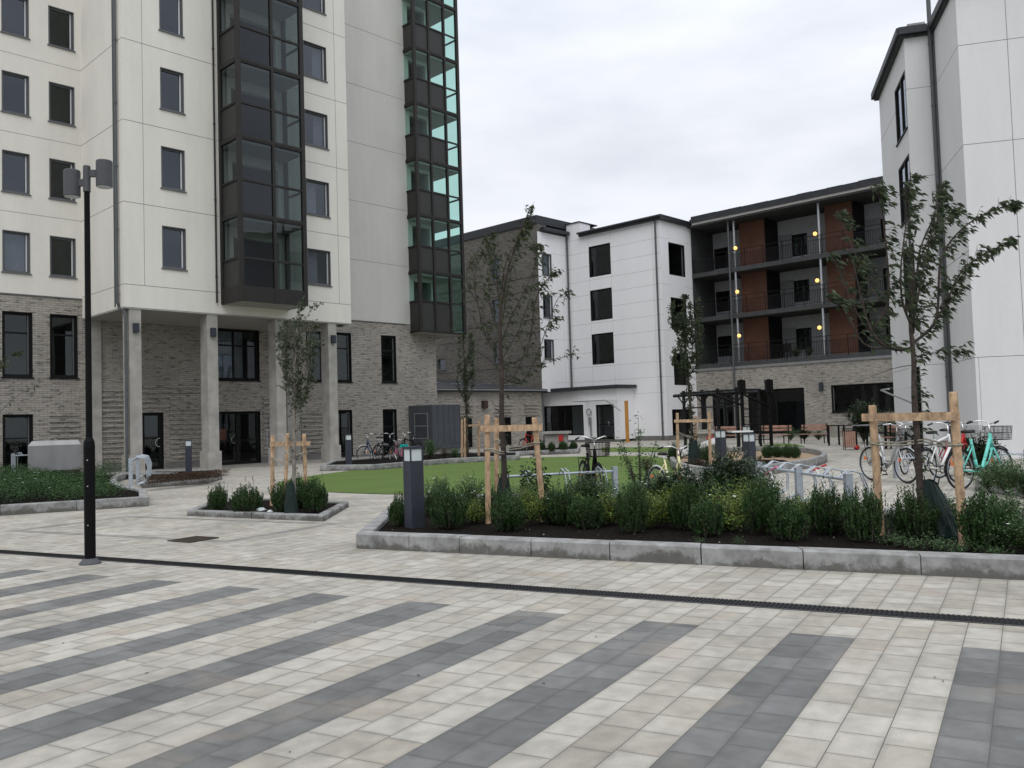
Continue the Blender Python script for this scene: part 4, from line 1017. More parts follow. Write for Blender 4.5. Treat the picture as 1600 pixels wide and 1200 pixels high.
row([(925, 826, .8), (1092, 850, .5), (1155, 852, .5)], ['tiny'], 'tiny plant on bare soil of the long bed, %s from the left', 'plant', 'tiny plants on bare soil', SZ)
row([(1235+i*22, 689-i*.6, 1.2) for i in range(3)]+[(1350, 692, 2.6), (1400, 696, 2.6)], ['lf0', 'la1'], 'tall plant growing at the foot of the pale brick wall, %s from the left', 'shrub', 'plants below the pale brick wall', .0)
row([(118, 752, .9), (75, 750, .7)], ['red'], 'dry brown shrub beside the steel waste box, %s from the left', 'shrub', 'dry shrubs by the steel box', .15)
plant('la0', 1525, 742, 0, 1.6, 'tall dark climbing shrub behind the white bicycles', 'shrub')
# slender young plants
def slender(px, py, z, h, label, seed, L=.06):
    rn = random.Random(seed); root = empty('young_tree', G(px, py, z), 0, label, 'plant'); mb = MB(); st = MB()
    for s in range(9):
        a = rn.uniform(0, 6.28); top = Vector((math.cos(a)*.24*h, math.sin(a)*.24*h, h*(1 if s == 0 else rn.uniform(.35, .9)))); 
        if s == 0: top = Vector((.02, 0, h))
        tube(st, [(0, 0, 0), top*.5+Vector((0, 0, .05)), top], [.012, .008, .003], 5)
        for k in range(85):
            t = rn.uniform(.12, 1); p = top*t+Vector((rn.gauss(0, .05), rn.gauss(0, .05), rn.gauss(0, .03)))
            leaf(mb, p, (rn.uniform(-1, 1), rn.uniform(-1, 1), rn.uniform(-.2, .6)), L*rn.uniform(.6, 1.2), L*.5)
    mb.build('crown', M['leafg' if h > 1 else 'laurel'], root, recalc=False); st.build('trunk', M['bark'], root)
slender(1000, 782, SZ, 1.42, 'young leafy plant with a thin top beside the yellow bicycle', 5, .055)
slender(838, 796, SZ, .85, 'slender dark plant behind the right stake of the middle tree', 9, .08)
# ground cover of the left bed (uncountable)
mb = MB(); fl = MB(); rn = random.Random(3)
c0 = pxs([(-240, 818), (0, 800), (222, 786), (180, 765), (184, 755), (240, 747), (-40, 753), (-240, 758)], .1)
def inside(p, poly):
    r_ = False; n = len(poly)
    for i in range(n):
        a, b = poly[i], poly[(i+1) % n]
        if (a.y > p.y) != (b.y > p.y) and p.x < (b.x-a.x)*(p.y-a.y)/(b.y-a.y)+a.x: r_ = not r_
    return r_
gc = inset([Vector((p.x, p.y, 0)) for p in c0], .3)
xs = [p.x for p in gc]; ys = [p.y for p in gc]; cnt = 0
tufts = []
while len(tufts) < 1700:
    p = Vector((rn.uniform(max(min(xs), -22), max(xs)), rn.uniform(min(ys), max(ys)), 0))
    if inside(p, gc): tufts.append((p, rn.uniform(.30, .56)*(.8+.25*math.sin(p.x*2.1+p.y*1.3))))
for p, h in tufts:
    for k in range(34):
        q = p+Vector((rn.gauss(0, .11), rn.gauss(0, .11), .15+h*rn.random()**.5))
        leaf(mb, q, (rn.uniform(-1, 1), rn.uniform(-1, 1), rn.uniform(-.1, .8)), rn.uniform(.035, .06), rn.uniform(.018, .03), Vector((rn.uniform(-.7, .7), rn.uniform(-.7, .7), 1)))
    if rn.random() < .05:
        q = p+Vector((0, 0, .17+h))
        for w_ in range(5): leaf(fl, q, (math.cos(w_*1.26), math.sin(w_*1.26), .2), .03, .025, Vector((0, 0, 1)))
o = mb.build('ground_cover', M['cover'], recalc=False); tag(o, 'thick dark green ground cover filling the left bed', 'ground cover', None, 'stuff')
o2 = fl.build('flowers', M['flower'], o, recalc=False)
mb = MB()
for i in range(420):
    t = rn.random(); a = G(225, 759, .15).lerp(G(338, 748, .15), t)+Vector((rn.gauss(0, .1), rn.uniform(-.1, 1.0), 0))
    for k in range(12): leaf(mb, a+Vector((rn.gauss(0, .06), rn.gauss(0, .06), rn.uniform(.02, .22))), (rn.uniform(-1, 1), rn.uniform(-1, 1), .6), .05, .02)
tag(mb.build('low_plants', M['redleaf'], recalc=False), 'low brownish plants along the strip below the columns', 'ground cover', None, 'stuff')
# soil crumbs and mulch on the long bed
mb = MB(); fp = [Vector((p.x, p.y, 0)) for p in inset([Vector((p.x, p.y, 0)) for p in front_pts], .2)]
xs = [p.x for p in fp]; ys = [p.y for p in fp]; k = 0
while k < 5200:
    p = Vector((rn.uniform(min(xs), max(xs)), rn.uniform(min(ys), max(ys)), 0))
    if not inside(p, fp): continue
    k += 1; s = rn.uniform(.006, .022); p.z = SZ-.002
    q = [p+Vector((rn.uniform(-s, s), rn.uniform(-s, s), 0)) for _ in range(3)]+[p+Vector((0, 0, s*.8))]
    mb.add(q, [[0, 1, 3], [1, 2, 3], [2, 0, 3]], 0 if rn.random() > .03 else 1)
tag(mb.build('mulch', [mat('bark_mulch', (.018, .013, .010), .95, noise=.4), mat('pale_chips', (.3, .27, .22), .9)], recalc=False), 'dark mulch crumbs scattered over the soil of the long bed', 'mulch', None, 'stuff')

# ------------------------------------------------------------------ trees
def tree(label, base, dep, px0, py0, limbs, mk='tleaf', L=.085, wind=(1, -.1, -.35), leafn=8, bark='bark', seed=1, trunk_r=.045, spread=.25, twigs=3, group=None, dens=1.0, lw=.42):
    """limbs: list of (list of (px,py), r0, r1, leafiness); first is the trunk. Image offsets are scaled to metres at the tree's own distance."""
    rn = random.Random(seed); sc = dep/FPX
    root = empty('young_tree', base, 0, label, 'tree', group)
    st = MB(); lf = MB()
    def loc(px, py, yoff): 
        return Vector(((px-px0)*sc, yoff, (py0-py)*sc + (px-px0)*sc*-.0))
    for li, (pl, r0, r1, lfn) in enumerate(limbs):
        yo = 0 if li == 0 else rn.uniform(-spread, spread)
        n = len(pl); pts = []
        for i, (x, y) in enumerate(pl): pts.append(loc(x, y, yo*(i/(n-1))**1.0 if n > 1 else 0))
        fine = smooth_loop(pts, 4, False)
        rad = [r0+(r1-r0)*i/(len(fine)-1) for i in range(len(fine))]
        tube(st, fine, rad, 8 if li == 0 else 5)
        if not lfn: continue
        tot = sum((fine[i+1]-fine[i]).length for i in range(len(fine)-1))
        k = int(tot*lfn*dens*1.25)
        for _ in range(k):
            t = 1-rn.random()**1.3*.92; j = min(len(fine)-2, int(t*(len(fine)-1))); p = fine[j].lerp(fine[j+1], rn.random())
            # short side twig bearing a few leaves
            d = Vector((rn.uniform(-1, 1)+wind[0]*.6, rn.uniform(-1, 1), rn.uniform(-.3, 1))).normalized()
            tl = rn.uniform(.03, .2)*(1.1-t*.4); q = p+d*tl
            tube(st, [p, q], [.003, .0015], 3, cap=False)
            for m_ in range(leafn):
                w = p.lerp(q, rn.uniform(.3, 1.1)); ld = Vector((wind[0]+rn.gauss(0, .45), wind[1]+rn.gauss(0, .5), wind[2]+rn.gauss(0, .35)))
                leaf(lf, w, ld, L*rn.uniform(.65, 1.15), L*lw, None, droop=.25)
    st.build('trunk', M[bark], root, smooth=True); lf.build('crown', M[mk], root, recalc=False)
    return root
# right-hand tree
bR = G(1443, 842, SZ)
dR = (bR-Vector((0, 0, EYE))).dot(fwd)
limbsR = [([(1443, 842), (1441, 700), (1440, 620), (1442, 560), (1440, 500), (1447, 430), (1445, 360), (1452, 262)], .042, .006, 10),
 ([(1436, 545), (1400, 540), (1378, 515), (1365, 470), (1358, 430), (1352, 400)], .022, .005, 16),
 ([(1378, 515), (1400, 470), (1396, 400), (1385, 330), (1372, 300)], .014, .004, 22),
 ([(1436, 548), (1402, 541), (1360, 535), (1330, 480), (1310, 470), (1295, 458)], .012, .003, 14),
 ([(1402, 541), (1370, 500), (1350, 440), (1335, 385)], .010, .003, 12),
 ([(1440, 505), (1420, 470), (1412, 420), (1415, 350), (1408, 300)], .014, .003, 20),
 ([(1443, 520), (1462, 440), (1480, 380), (1515, 320), (1535, 275)], .016, .004, 22),
 ([(1442, 535), (1475, 510), (1488, 480), (1500, 400), (1540, 350), (1600, 320), (1628, 318)], .018, .004, 24),
 ([(1475, 510), (1500, 470), (1530, 420), (1570, 395), (1612, 375)], .012, .003, 26),
 ([(1445, 500), (1470, 430), (1500, 360), (1540, 320), (1552, 312)], .012, .003, 20),
 ([(1488, 480), (1510, 455), (1535, 425), (1550, 415)], .009, .002, 16),
 ([(1443, 560), (1462, 553), (1478, 555), (1490, 556)], .006, .002, 22),
 ([(1440, 570), (1420, 572), (1390, 580), (1330, 600)], .005, .002, 0),
 ([(1444, 590), (1455, 600), (1468, 612)], .004, .002, 0),
 ([(1441, 470), (1452, 400), (1468, 350), (1460, 300)], .010, .002, 16),
 ([(1400, 470), (1385, 440), (1372, 390), (1362, 345), (1355, 310)], .009, .002, 18)]
tree('young tree with windblown dark leaves tied between two stakes at the right', bR, dR, 1443, 842, limbsR, 'tleafd', .080, (1.0, -.1, -.3), 3, 'bark', 11, spread=.8, dens=2.1, lw=.34)
bT = G(789, 806, SZ); dT = (bT-Vector((0, 0, EYE))).dot(fwd)
limbsT = [([(791, 575), (778, 540), (766, 500), (768, 450), (776, 400)], .007, .002, 18), ([(791, 520), (800, 470), (812, 420), (820, 385)], .007, .002, 24), ([(793, 480), (783, 430), (775, 390), (768, 365)], .006, .002, 22), ([(792, 560), (818, 520), (838, 470), (848, 420), (850, 395)], .007, .002, 24), ([(791, 600), (812, 585), (832, 540), (850, 480), (868, 462)], .007, .002, 14), ([(790, 500), (762, 450), (748, 415), (742, 400)], .006, .002, 14), ([(789, 806), (790, 720), (789, 650), (791, 580), (790, 540), (792, 490), (802, 440), (815, 400), (832, 360), (842, 337)], .048, .005, 14),
 ([(790, 545), (770, 530), (755, 470), (750, 430), (757, 400), (765, 380)], .014, .003, 16),
 ([(790, 540), (805, 500), (830, 450), (852, 400), (845, 370)], .014, .003, 24),
 ([(790, 570), (830, 555), (845, 480), (860, 450), (878, 435)], .014, .003, 22),
 ([(792, 500), (788, 440), (785, 400), (780, 360)], .012, .003, 24),
 ([(790, 590), (820, 598), (845, 560), (865, 510), (885, 462), (902, 455)], .010, .003, 18),
 ([(791, 560), (760, 555), (735, 560)], .006, .002, 0),
 ([(791, 585), (770, 560), (740, 540), (720, 520), (700, 500)], .006, .002, 5),
 ([(792, 480), (800, 420), (822, 380), (838, 360)], .009, .002, 28),
 ([(830, 450), (855, 440), (880, 425)], .006, .002, 22),
 ([(850, 520), (868, 508), (882, 503)], .006, .002, 30),
 ([(845, 575), (870, 568), (900, 562)], .004, .002, 14),
 ([(790, 520), (775, 470), (778, 410), (770, 370)], .010, .002, 20),
 ([(756, 470), (740, 440), (745, 410), (760, 395)], .007, .002, 14),
 ([(791, 540), (765, 520), (735, 470), (728, 440)], .007, .002, 5)]
tree('tall thin young tree behind three wooden stakes in the long bed', bT, dT, 789, 806, limbsT, 'tleaf', .072, (.6, -.1, -.25), 2, 'bark', 12, spread=.7, dens=1.25, lw=.38)
bL = G(460, 803, .07); dL = (bL-Vector((0, 0, EYE))).dot(fwd)
limbsL = [([(452, 803), (453, 720), (455, 640), (456, 600), (458, 560), (462, 510), (470, 470)], .035, .006, 24)]
rn = random.Random(5)
for i in range(17):
    y0 = rn.uniform(555, 650); a = rn.uniform(-28, 28); top = rn.uniform(495, y0-30)
    limbsL.append(([(456, y0), (456+a*.6, y0-22), (458+a, (y0+top)/2), (460+a*1.05, top)], .008, .003, 40))
limbsL.append(([(460, 530), (475, 500), (488, 482), (496, 478)], .006, .002, 24))
tree('slim sapling with a narrow leafy crown in the small low bed', bL, dL, 452, 803, limbsL, 'tleafd', .045, (.3, 0, -.2), 4, 'barkl', 13, spread=.35, lw=.6)
bM = G(1084, 727, .05); dM = (bM-Vector((0, 0, EYE))).dot(fwd)
limbsM = [([(1084, 727), (1083, 660), (1081, 600), (1078, 540), (1076, 500), (1080, 460)], .05, .008, 30)]
for i in range(16):
    y0 = rn.uniform(520, 595); a = rn.uniform(-24, 22); top = rn.uniform(468, y0-25)
    limbsM.append(([(1079, y0), (1079+a*.6, y0-15), (1078+a, (y0+top)/2), (1078+a*.9, top)], .012, .004, 26))
tree('narrow dark leaved tree with stakes by the sandpit', bM, dM, 1084, 727, limbsM, 'tleafd', .065, (.2, 0, -.2), 4, 'bark', 14, spread=.6, lw=.6, dens=2.0)
b2 = G(731, 714, .15); d2 = (b2-Vector((0, 0, EYE))).dot(fwd)
limbs2 = [([(731, 714), (731, 660), (731, 620), (730, 580), (729, 520)], .05, .01, 26)]
for i in range(10):
    y0 = rn.uniform(560, 648); a = rn.uniform(-14, 14); top = max(520, y0-rn.uniform(40, 90))
    limbs2.append(([(731, y0), (731+a*.6, y0-12), (730+a, (y0+top)/2), (730+a*.8, top)], .012, .004, 22))
tree('small dark staked tree before the grey sheet metal box', b2, d2, 731, 714, limbs2, 'tleafd', .065, (.1, 0, -.2), 4, 'bark', 15, spread=.5, lw=.6, dens=1.6)
b3 = G(-60, 800, .15); d3 = (b3-Vector((0, 0, EYE))).dot(fwd)
tree('tree at the left edge with branches reaching into view', b3, d3, -60, 800, [([(-60, 800), (-58, 700), (-55, 600), (-50, 500)], .05, .01, 8), ([(-57, 650), (-20, 590), (10, 560), (28, 555)], .01, .003, 26), ([(-57, 670), (-20, 620), (0, 585), (22, 575)], .01, .003, 20), ([(-58, 700), (-20, 660), (10, 625), (34, 608)], .008, .002, 6), ([(-55, 640), (-25, 560), (5, 530), (12, 525)], .008, .002, 12)], 'tleaf', .07, (.3, 0, -.2), 3, 'bark', 16, spread=.4)
# wooden tree stakes
def stakes(label, posts, rail, ties, group='wooden stake frames around the trees', r=.038):
    """posts: (x, y_top, x_base, y_base, ground z)"""
    b0 = G(posts[0][2], posts[0][3], posts[0][4]); root = empty('tree_stakes', b0, 0, label, 'tree stakes', group)
    ends = []
    for (xt, yt, xb, yb, z) in posts:
        b = G(xb, yb, z); dep = (b-Vector((0, 0, EYE))).dot(fwd); t = AT(xt, yt, dep)
        mb = MB(); tube(mb, [b-b0-Vector((0, 0, .03)), (b+t)/2-b0, t-b0-Vector((0, 0, .02)), t-b0], [r*1.05, r, r*.98, r*.85], 12); mb.build('stake', M['wood'], root, smooth=False)
        ends.append((b, t))
    (i, j, yr) = rail
    def on(k, y):
        b, t = ends[k]; z0, z1 = posts[k][3], posts[k][1]; f_ = (y-z0)/(z1-z0); return b.lerp(t, f_)
    p, q = on(i, yr[0]), on(j, yr[1]); d = (q-p).normalized(); off = Vector((d.y, -d.x, 0))*(r+.018)
    if off.y > 0: off = -off
    mb = MB(); a_ = p+off-d*.09-b0; c_ = q+off+d*.09-b0; w_ = off.normalized()*.016
    vs = []
    for e_ in (a_, c_):
        for s1, s2 in ((-1, -1), (1, -1), (1, 1), (-1, 1)): vs.append(e_+w_*s1+Vector((0, 0, .042*s2)))
    mb.add(vs, [[0, 1, 2, 3], [4, 5, 6, 7], [0, 1, 5, 4], [1, 2, 6, 5], [2, 3, 7, 6], [3, 0, 4, 7]]); mb.build('rail', M['wood'], root)
    mb = MB()
    for (k, y, tx_, ty_, dep_) in ties:
        p = on(k, y)-b0; q = AT(tx_, ty_, dep_)-b0
        for s in (-.012, .02):
            tube(mb, [p+Vector((0, -r-.006, s)), p.lerp(q, .5)+Vector((0, 0, s-.02)), q+Vector((0, -.03, s))], .010, 5)
        torus(mb, p, (1, 0, 0), (0, 1, 0), r+.008, .009, 12, 5)
    if ties: mb.build('tie_strap', M['strap'], root)
    return root
stakes('three rough stakes with a cross rail around the tall middle tree', [(761, 648, 763, 818, SZ), (776, 653, 776, 802, SZ), (835, 652, 850, 815, SZ)], (0, 2, (670, 668)), [(0, 702, 789, 708, dT), (1, 688, 789, 692, dT), (2, 692, 789, 702, dT)])
stakes('two sturdy pale stakes with a cross rail around the right tree', [(1363, 633, 1376, 836, SZ), (1489, 612, 1506, 852, SZ)], (0, 1, (652, 650)), [(0, 693, 1441, 690, dR), (1, 695, 1441, 688, dR)], r=.042)
stakes('three pale stakes with a cross rail around the sapling in the small bed', [(426, 680, 425, 790, .07), (449, 677, 446, 780, .07), (475, 678, 478, 784, .07)], (0, 2, (694, 693)), [(0, 716, 453, 726, dL), (1, 706, 453, 712, dL), (2, 708, 453, 714, dL)])
stakes('three stakes with a cross rail around the dark tree by the sandpit', [(1058, 645, 1060, 728, .05), (1087, 650, 1087, 726, .05), (1108, 643, 1110, 727, .05)], (0, 2, (658, 657)), [(0, 676, 1083, 684, dM), (2, 672, 1083, 672, dM)], r=.045)
stakes('three thin stakes with a cross rail around the far dark tree', [(722, 655, 722, 714, .15), (726.5, 653, 727, 714, .15), (748, 658, 748, 712, .15)], (1, 2, (665, 664)), [(1, 675, 731, 676, d2)], r=.05)
# watering bags at the trunks
def wbag(base, r, h, label, lean=0):
    root = empty('watering_bag', base, 0, label, 'watering bag', 'watering bags around the tree trunks')
    mb = MB(); n = 28; prof = [(1.05, 0), (1.12, .08), (1.05, .25), (.98, .42), (.86, .6), (.74, .78), (.66, .92), (.60, 1.0)]
    vs = []; fs = []; rn = random.Random(int(h*1000))
    ph = rn.uniform(0, 6)
    for i, (rr, z) in enumerate(prof):
        for k in range(n):
            a = 2*math.pi*k/n; fold = .13*abs(math.sin(3.5*a+ph+z*1.5))+.06*math.sin(9*a+z*7)
            q = r*rr*(1+fold-.08+rn.uniform(-.03, .03)); zz = z*h+(.05*h*math.sin(2*a+ph) if i > 5 else 0)
            vs.append((q*math.cos(a)+lean*z*h, q*math.sin(a)*.72, zz))
    for i in range(len(prof)-1):
        for k in range(n): fs.append([i*n+k, i*n+(k+1) % n, (i+1)*n+(k+1) % n, (i+1)*n+k])
    mb.add(vs, fs); mb.build('bag_body', M['bag'], root)
    mb = MB()
    for sx in (-1, 1): tube(mb, [(sx*r*.5+lean*h, -r*.25, h*.95), (sx*r*.62+lean*h, -r*.25, h*1.08), (sx*r*.35+lean*h, -r*.25, h*1.12), (sx*r*.25+lean*h, -r*.25, h*.97)], .007, 5)
    mb.build('handle', M['bag'], root)
wbag(bR+Vector((.22, .02, -.01)), .165, .60, 'dark green watering bag slumped beside the trunk of the right tree', -.22)
wbag(bT+Vector((0, 0, -.01)), .125, .56, 'dark green watering bag round the trunk of the middle tree')
wbag(G(455, 804, .07), .10, .50, 'black watering bag round the trunk in the small bed')
wbag(bM+Vector((0, -.05, -.01)), .16, .75, 'black watering bag round the trunk by the sandpit')

# ------------------------------------------------------------------ lamp post
lb = G(141, 881)
lp = empty('lamp_post', lb, R(-20), 'slim black lamp post with two grey cylinder heads', 'street lamp')
mb = MB(); lathe(mb, [(.060, 0), (.062, 1.36), (.056, 1.42), (.038, 1.46), (.036, 1.5), (.031, 4.42)], n=24); mb.build('pole', M['black'], lp, smooth=False)
mb = MB(); lathe(mb, [(.12, 0), (.12, .012), (.075, .06), (.07, .065)], n=24); mb.build('base_flange', M['lampg'], lp)
mb = MB(); lathe(mb, [(.041, 4.36), (.041, 4.66), (.036, 4.67)], n=20); cb = mb.build('pole_cap', M['lampg'], lp)
mb = MB()
for dy, zz in ((-1, 0),): pass
HX = Vector((math.cos(R(35)), math.sin(R(35)), 0))
aL = Vector((-.175, -.05, 4.40)); aR = Vector((.165, .10, 4.51))
for q in (aL, aR):
    p = Vector((0, 0, q.z+.07)); dd = Vector((q.x, q.y, 0)).normalized(); s = dd.cross(Vector((0, 0, 1)))*.022
    e_ = Vector((q.x, q.y, q.z+.07)); vs = []
    for w in (p, e_):
        for s1, s2 in ((-1, -1), (1, -1), (1, 1), (-1, 1)): vs.append(w+s*s1+Vector((0, 0, .04*s2)))
    mb.add(vs, [[0, 1, 2, 3], [4, 5, 6, 7], [0, 1, 5, 4], [1, 2, 6, 5], [2, 3, 7, 6], [3, 0, 4, 7]])
mb.build('arm', M['lampg'], lp)
for q in (aL*1.0, aR*1.0):
    mb = MB(); lathe(mb, [(.085, -.16), (.092, -.155), (.092, .145), (.085, .155), (.0, .158)], (q.x, q.y, q.z+.07), 28); h_ = mb.build('lamp_head', M['lampg'], lp)
    mb = MB(); lathe(mb, [(.083, -.148), (.083, -.140)], (q.x, q.y, q.z+.055), 24); mb.build('lens', M['frost'], h_)
mb = MB()
for z in (.9, .45, 1.2): tube(mb, [(.03, -.052, z), (.03, -.062, z)], .007, 8)
mb.build('bolt', M['chrome'], lp)
# ------------------------------------------------------------------ bollard lights
def bollard():
    root = empty('bollard_light', (0, 0, 0)); mb = MB(); w = .098
    vs = []
    def ring(w_, z): return [(-w_, -w_, z), (w_, -w_, z), (w_, w_, z), (-w_, w_, z)]
    mb.add(ring(w, 0)+ring(w, .86)+ring(w-.004, .865), [[0, 1, 5, 4], [1, 2, 6, 5], [2, 3, 7, 6], [3, 0, 4, 7], [4, 5, 9, 8], [5, 6, 10, 9], [6, 7, 11, 10], [7, 4, 8, 11], [8, 9, 10, 11]])
    mb.build('post_body', M['anth'], root)
    mb = MB(); box(mb, -w+.012, w-.012, -w+.012, w-.012, .866, 1.04); mb.build('lens', M['frost'], root)
    mb = MB()
    for sx in (-1, 1):
        for sy in (-1, 1): box(mb, *sorted((sx*w, sx*(w-.016))), *sorted((sy*w, sy*(w-.016))), .866, 1.045)
    box(mb, -w-.004, w+.004, -w-.004, w+.004, 1.045, 1.075); box(mb, -w, w, -w, w, .868, .885); mb.build('cap', M['anth'], root)
    return root
bo = bollard()
for i, (x, y, z, rz, lab) in enumerate([
    (648, 824, SZ, 38, 'large dark bollard light at the left end of the long bed'),
    (1128, 738, .05, 36, 'dark bollard light standing between the sandpit stakes and rack'),
    (1173, 751, .0, 30, 'dark bollard light behind the galvanised bike rack'),
    (1168, 712, .0, 40, 'small distant bollard light just above the one by the rack'),
    (295, 740, .15, 20, 'dark bollard light in the strip bed below the columns'),
    (545, 727, .15, 20, 'dark bollard light beside the parked bikes at the brick wall')]):
    o = bo if i == 0 else copy_tree(bo)
    o.location = G(x, y, z); o.rotation_euler = (0, 0, R(rz)); tag(o, lab, 'bollard light', 'bollard lights around the plaza')
# ------------------------------------------------------------------ bicycles
def bicycle(name, loc, head, fm, wr=.35, wb=1.06, style='step', basket=False, carrier=True, mud='dark', label='', rim='alu', child=False, guard=False, tyre='rubber', group='parked bicycles', lean=0, fork=None, bask_m='black'):
    k = wr/.35
    root = empty(name, loc, head, label, 'bicycle', group); root.rotation_euler = (lean, 0, head)
    A = Vector((0, 0, wr)); B = Vector((wb, 0, wr)); bbp = Vector((wb*.44, 0, wr*.82))
    seat = Vector((wb*.30, 0, wr+.52*k)); hd = Vector((wb*.80, 0, wr+.56*k)); hl = Vector((wb*.835, 0, wr+.36*k))
    mb = MB(); t = .023*k
    if style == 'step':
        tube(mb, [hd+Vector((0, 0, -.03)), Vector((wb*.66, 0, wr+.22*k)), Vector((wb*.56, 0, wr+.02*k)), bbp+Vector((-.03, 0, .10*k)), seat.lerp(bbp, .62)], t*1.25, 8)
        tube(mb, [hl, Vector((wb*.70, 0, wr+.10*k)), bbp], t*1.1, 8)
    else:
        tube(mb, [hd, seat.lerp(bbp, .12)], t, 8); tube(mb, [hl, bbp], t*1.15, 8)
    tube(mb, [bbp, seat], t, 8); tube(mb, [hd+Vector((-.012, 0, .04)), hl], t*1.3, 8)
    for s in (-.055, .055):
        tube(mb, [bbp+Vector((0, s*.6, 0)), A+Vector((0, s, 0))], t*.6, 6); tube(mb, [seat.lerp(bbp, .18)+Vector((0, s*.5, 0)), A+Vector((0, s, 0))], t*.55, 6)
    mb.build('frame', M[fm], root, smooth=True)
    mb = MB()
    for s in (-.05, .05): tube(mb, [hl+Vector((.0, s*.6, -.02)), hl.lerp(B, .6)+Vector((.0, s, 0)), B+Vector((0, s, 0))], t*.7, 6)
    mb.build('fork', M[fork or fm], root, smooth=True)
    for c in (A, B):
        mb = MB(); torus(mb, c, (1, 0, 0), (0, 0, 1), wr-.017, .018, 36, 6); w_ = mb.build('wheel', M[tyre], root, smooth=True)
        mb = MB(); torus(mb, c, (1, 0, 0), (0, 0, 1), wr-.043, .011, 36, 5); tube(mb, [c+Vector((0, -.05, 0)), c+Vector((0, .05, 0))], .02, 8); mb.build('rim', M[rim], w_)
        mb = MB()
        for j in range(20):
            a = 2*math.pi*j/20+.1; tube(mb, [c+Vector((math.cos(a+.3)*.02, .03*(1 if j % 2 else -1), math.sin(a+.3)*.02)), c+Vector((math.cos(a), 0, math.sin(a)))*(wr-.045)], .0016, 3, cap=False)
        mb.build('spokes', M['chrome'], w_)
        mb = MB(); q = c+Vector((math.cos(2.6), 0, math.sin(2.6)))*wr*.6; box(mb, q.x-.012, q.x+.012, -.022, .022, q.z-.035, q.z+.035); mb.build('reflector', M['orange'], w_)
    if mud:
        mb = MB(); torus(mb, A, (1, 0, 0), (0, 0, 1), wr+.018, .014, 20, 5, 0, R(25), R(195)); mb.build('mudguard', M[mud], root)
        mb = MB(); torus(mb, B, (1, 0, 0), (0, 0, 1), wr+.018, .014, 20, 5, 0, R(50), R(190)); mb.build('mudguard', M[mud], root)
    if guard:
        mb = MB()
        for j in range(14):
            a = R(20+j*12); c = A+Vector((math.cos(a), 0, math.sin(a)))*(wr-.02)
            tube(mb, [c+Vector((0, .04, 0)), A+Vector((.02, .045, .04))], .004, 4)
        mb.build('skirt_guard', M['dark'], root)
    st_top = seat+Vector((-.03, 0, .10*k))
    mb = MB(); tube(mb, [seat, st_top], .013, 6); mb.build('seat_post', M['chrome'], root)
    mb = MB(); n = 10; vs = []; fs = []
    for i in range(n+1):
        x = -.13+.26*i/n; w = .095*(1-(i/n)**.8*.82) if i > 1 else .07+.02*i; 
        for kx, (yy, zz) in enumerate(((-1, -.035), (-.9, .0), (0, .018), (.9, 0), (1, -.035), (0, -.045))): vs.append(st_top+Vector((x*k, w*yy*k, zz+.045)))
    for i in range(n):
        for j in range(6): fs.append([i*6+j, i*6+(j+1) % 6, (i+1)*6+(j+1) % 6, (i+1)*6+j])
    fs += [list(range(6)), [n*6+j for j in range(6)]]
    mb.add(vs, fs); mb.build('saddle', M['leather'], root, smooth=True)
    stem = hd+Vector((-.02, 0, .20*k)); mb = MB(); tube(mb, [hd, stem], .013, 6)
    for s in (-1, 1): tube(mb, [stem, stem+Vector((.05, s*.06, .03)), stem+Vector((.04, s*.18, .07)), stem+Vector((-.06, s*.25, .06)), stem+Vector((-.20, s*.28, .03))], .011, 7)
    hb = mb.build('handlebar', M['chrome'], root, smooth=True)
    mb = MB()
    for s in (-1, 1):
        mb = MB(); tube(mb, [stem+Vector((-.09, s*.26, .055)), stem+Vector((-.22, s*.283, .025))], .017, 7); mb.build('grip', M['rubber'], hb)
    mb = MB()
    torus(mb, bbp+Vector((0, -.05, 0)), (1, 0, 0), (0, 0, 1), .08*k, .008, 18, 5)
    tube(mb, [bbp+Vector((0, -.07, 0)), bbp+Vector((.11*k, -.08, -.12*k))], .009, 5); tube(mb, [bbp+Vector((0, .07, 0)), bbp+Vector((-.11*k, .08, .12*k))], .009, 5)
    box(mb, bbp.x+.07*k, bbp.x+.15*k, -.17, -.09, bbp.z-.13*k-.01, bbp.z-.13*k+.01); box(mb, bbp.x-.15*k, bbp.x-.07*k, .09, .17, bbp.z+.11*k, bbp.z+.13*k)
    mb.add([A+Vector((0, -.055, .035)), bbp+Vector((0, -.055, .07)), bbp+Vector((0, -.055, .05)), A+Vector((0, -.055, .025))], [[0, 1, 2, 3]])
    mb.add([A+Vector((0, -.055, -.035)), bbp+Vector((0, -.055, -.07)), bbp+Vector((0, -.055, -.05)), A+Vector((0, -.055, -.025))], [[0, 1, 2, 3]])
    mb.build('crankset', M['dark'], root)
    if carrier:
        mb = MB(); z = wr*2+.06
        for s in (-.06, 0, .06): tube(mb, [(seat.x+.0, s, z+.01), (-.22, s, z)], .006, 5)
        for x in (-.22, -.02, .15): tube(mb, [(x, -.06, z), (x, .06, z)], .006, 5)
        for s in (-.07, .07): tube(mb, [(-.1, s, z), (0, s, wr)], .006, 5)
        mb.build('carrier_rack', M['dark'], root)
    if basket:
        mb = MB(); x0, x1, z0, z1, w = hd.x+.06, hd.x+.36, hd.z-.08, hd.z+.17, .19
        for zz, sh in ((z0, .03), ((z0+z1)/2, .012), (z1, 0)):
            tube(mb, [(x0, -w+sh, zz), (x1-sh, -w+sh, zz), (x1-sh, w-sh, zz), (x0, w-sh, zz), (x0, -w+sh, zz)], .005, 4)
        for j in range(15):
            y = -w+2*w*j/14; tube(mb, [(x1-.03, y*.85, z0), (x1, y, z1)], .0032, 3, cap=False); tube(mb, [(x0, y*.85, z0), (x0, y, z1)], .0032, 3, cap=False)
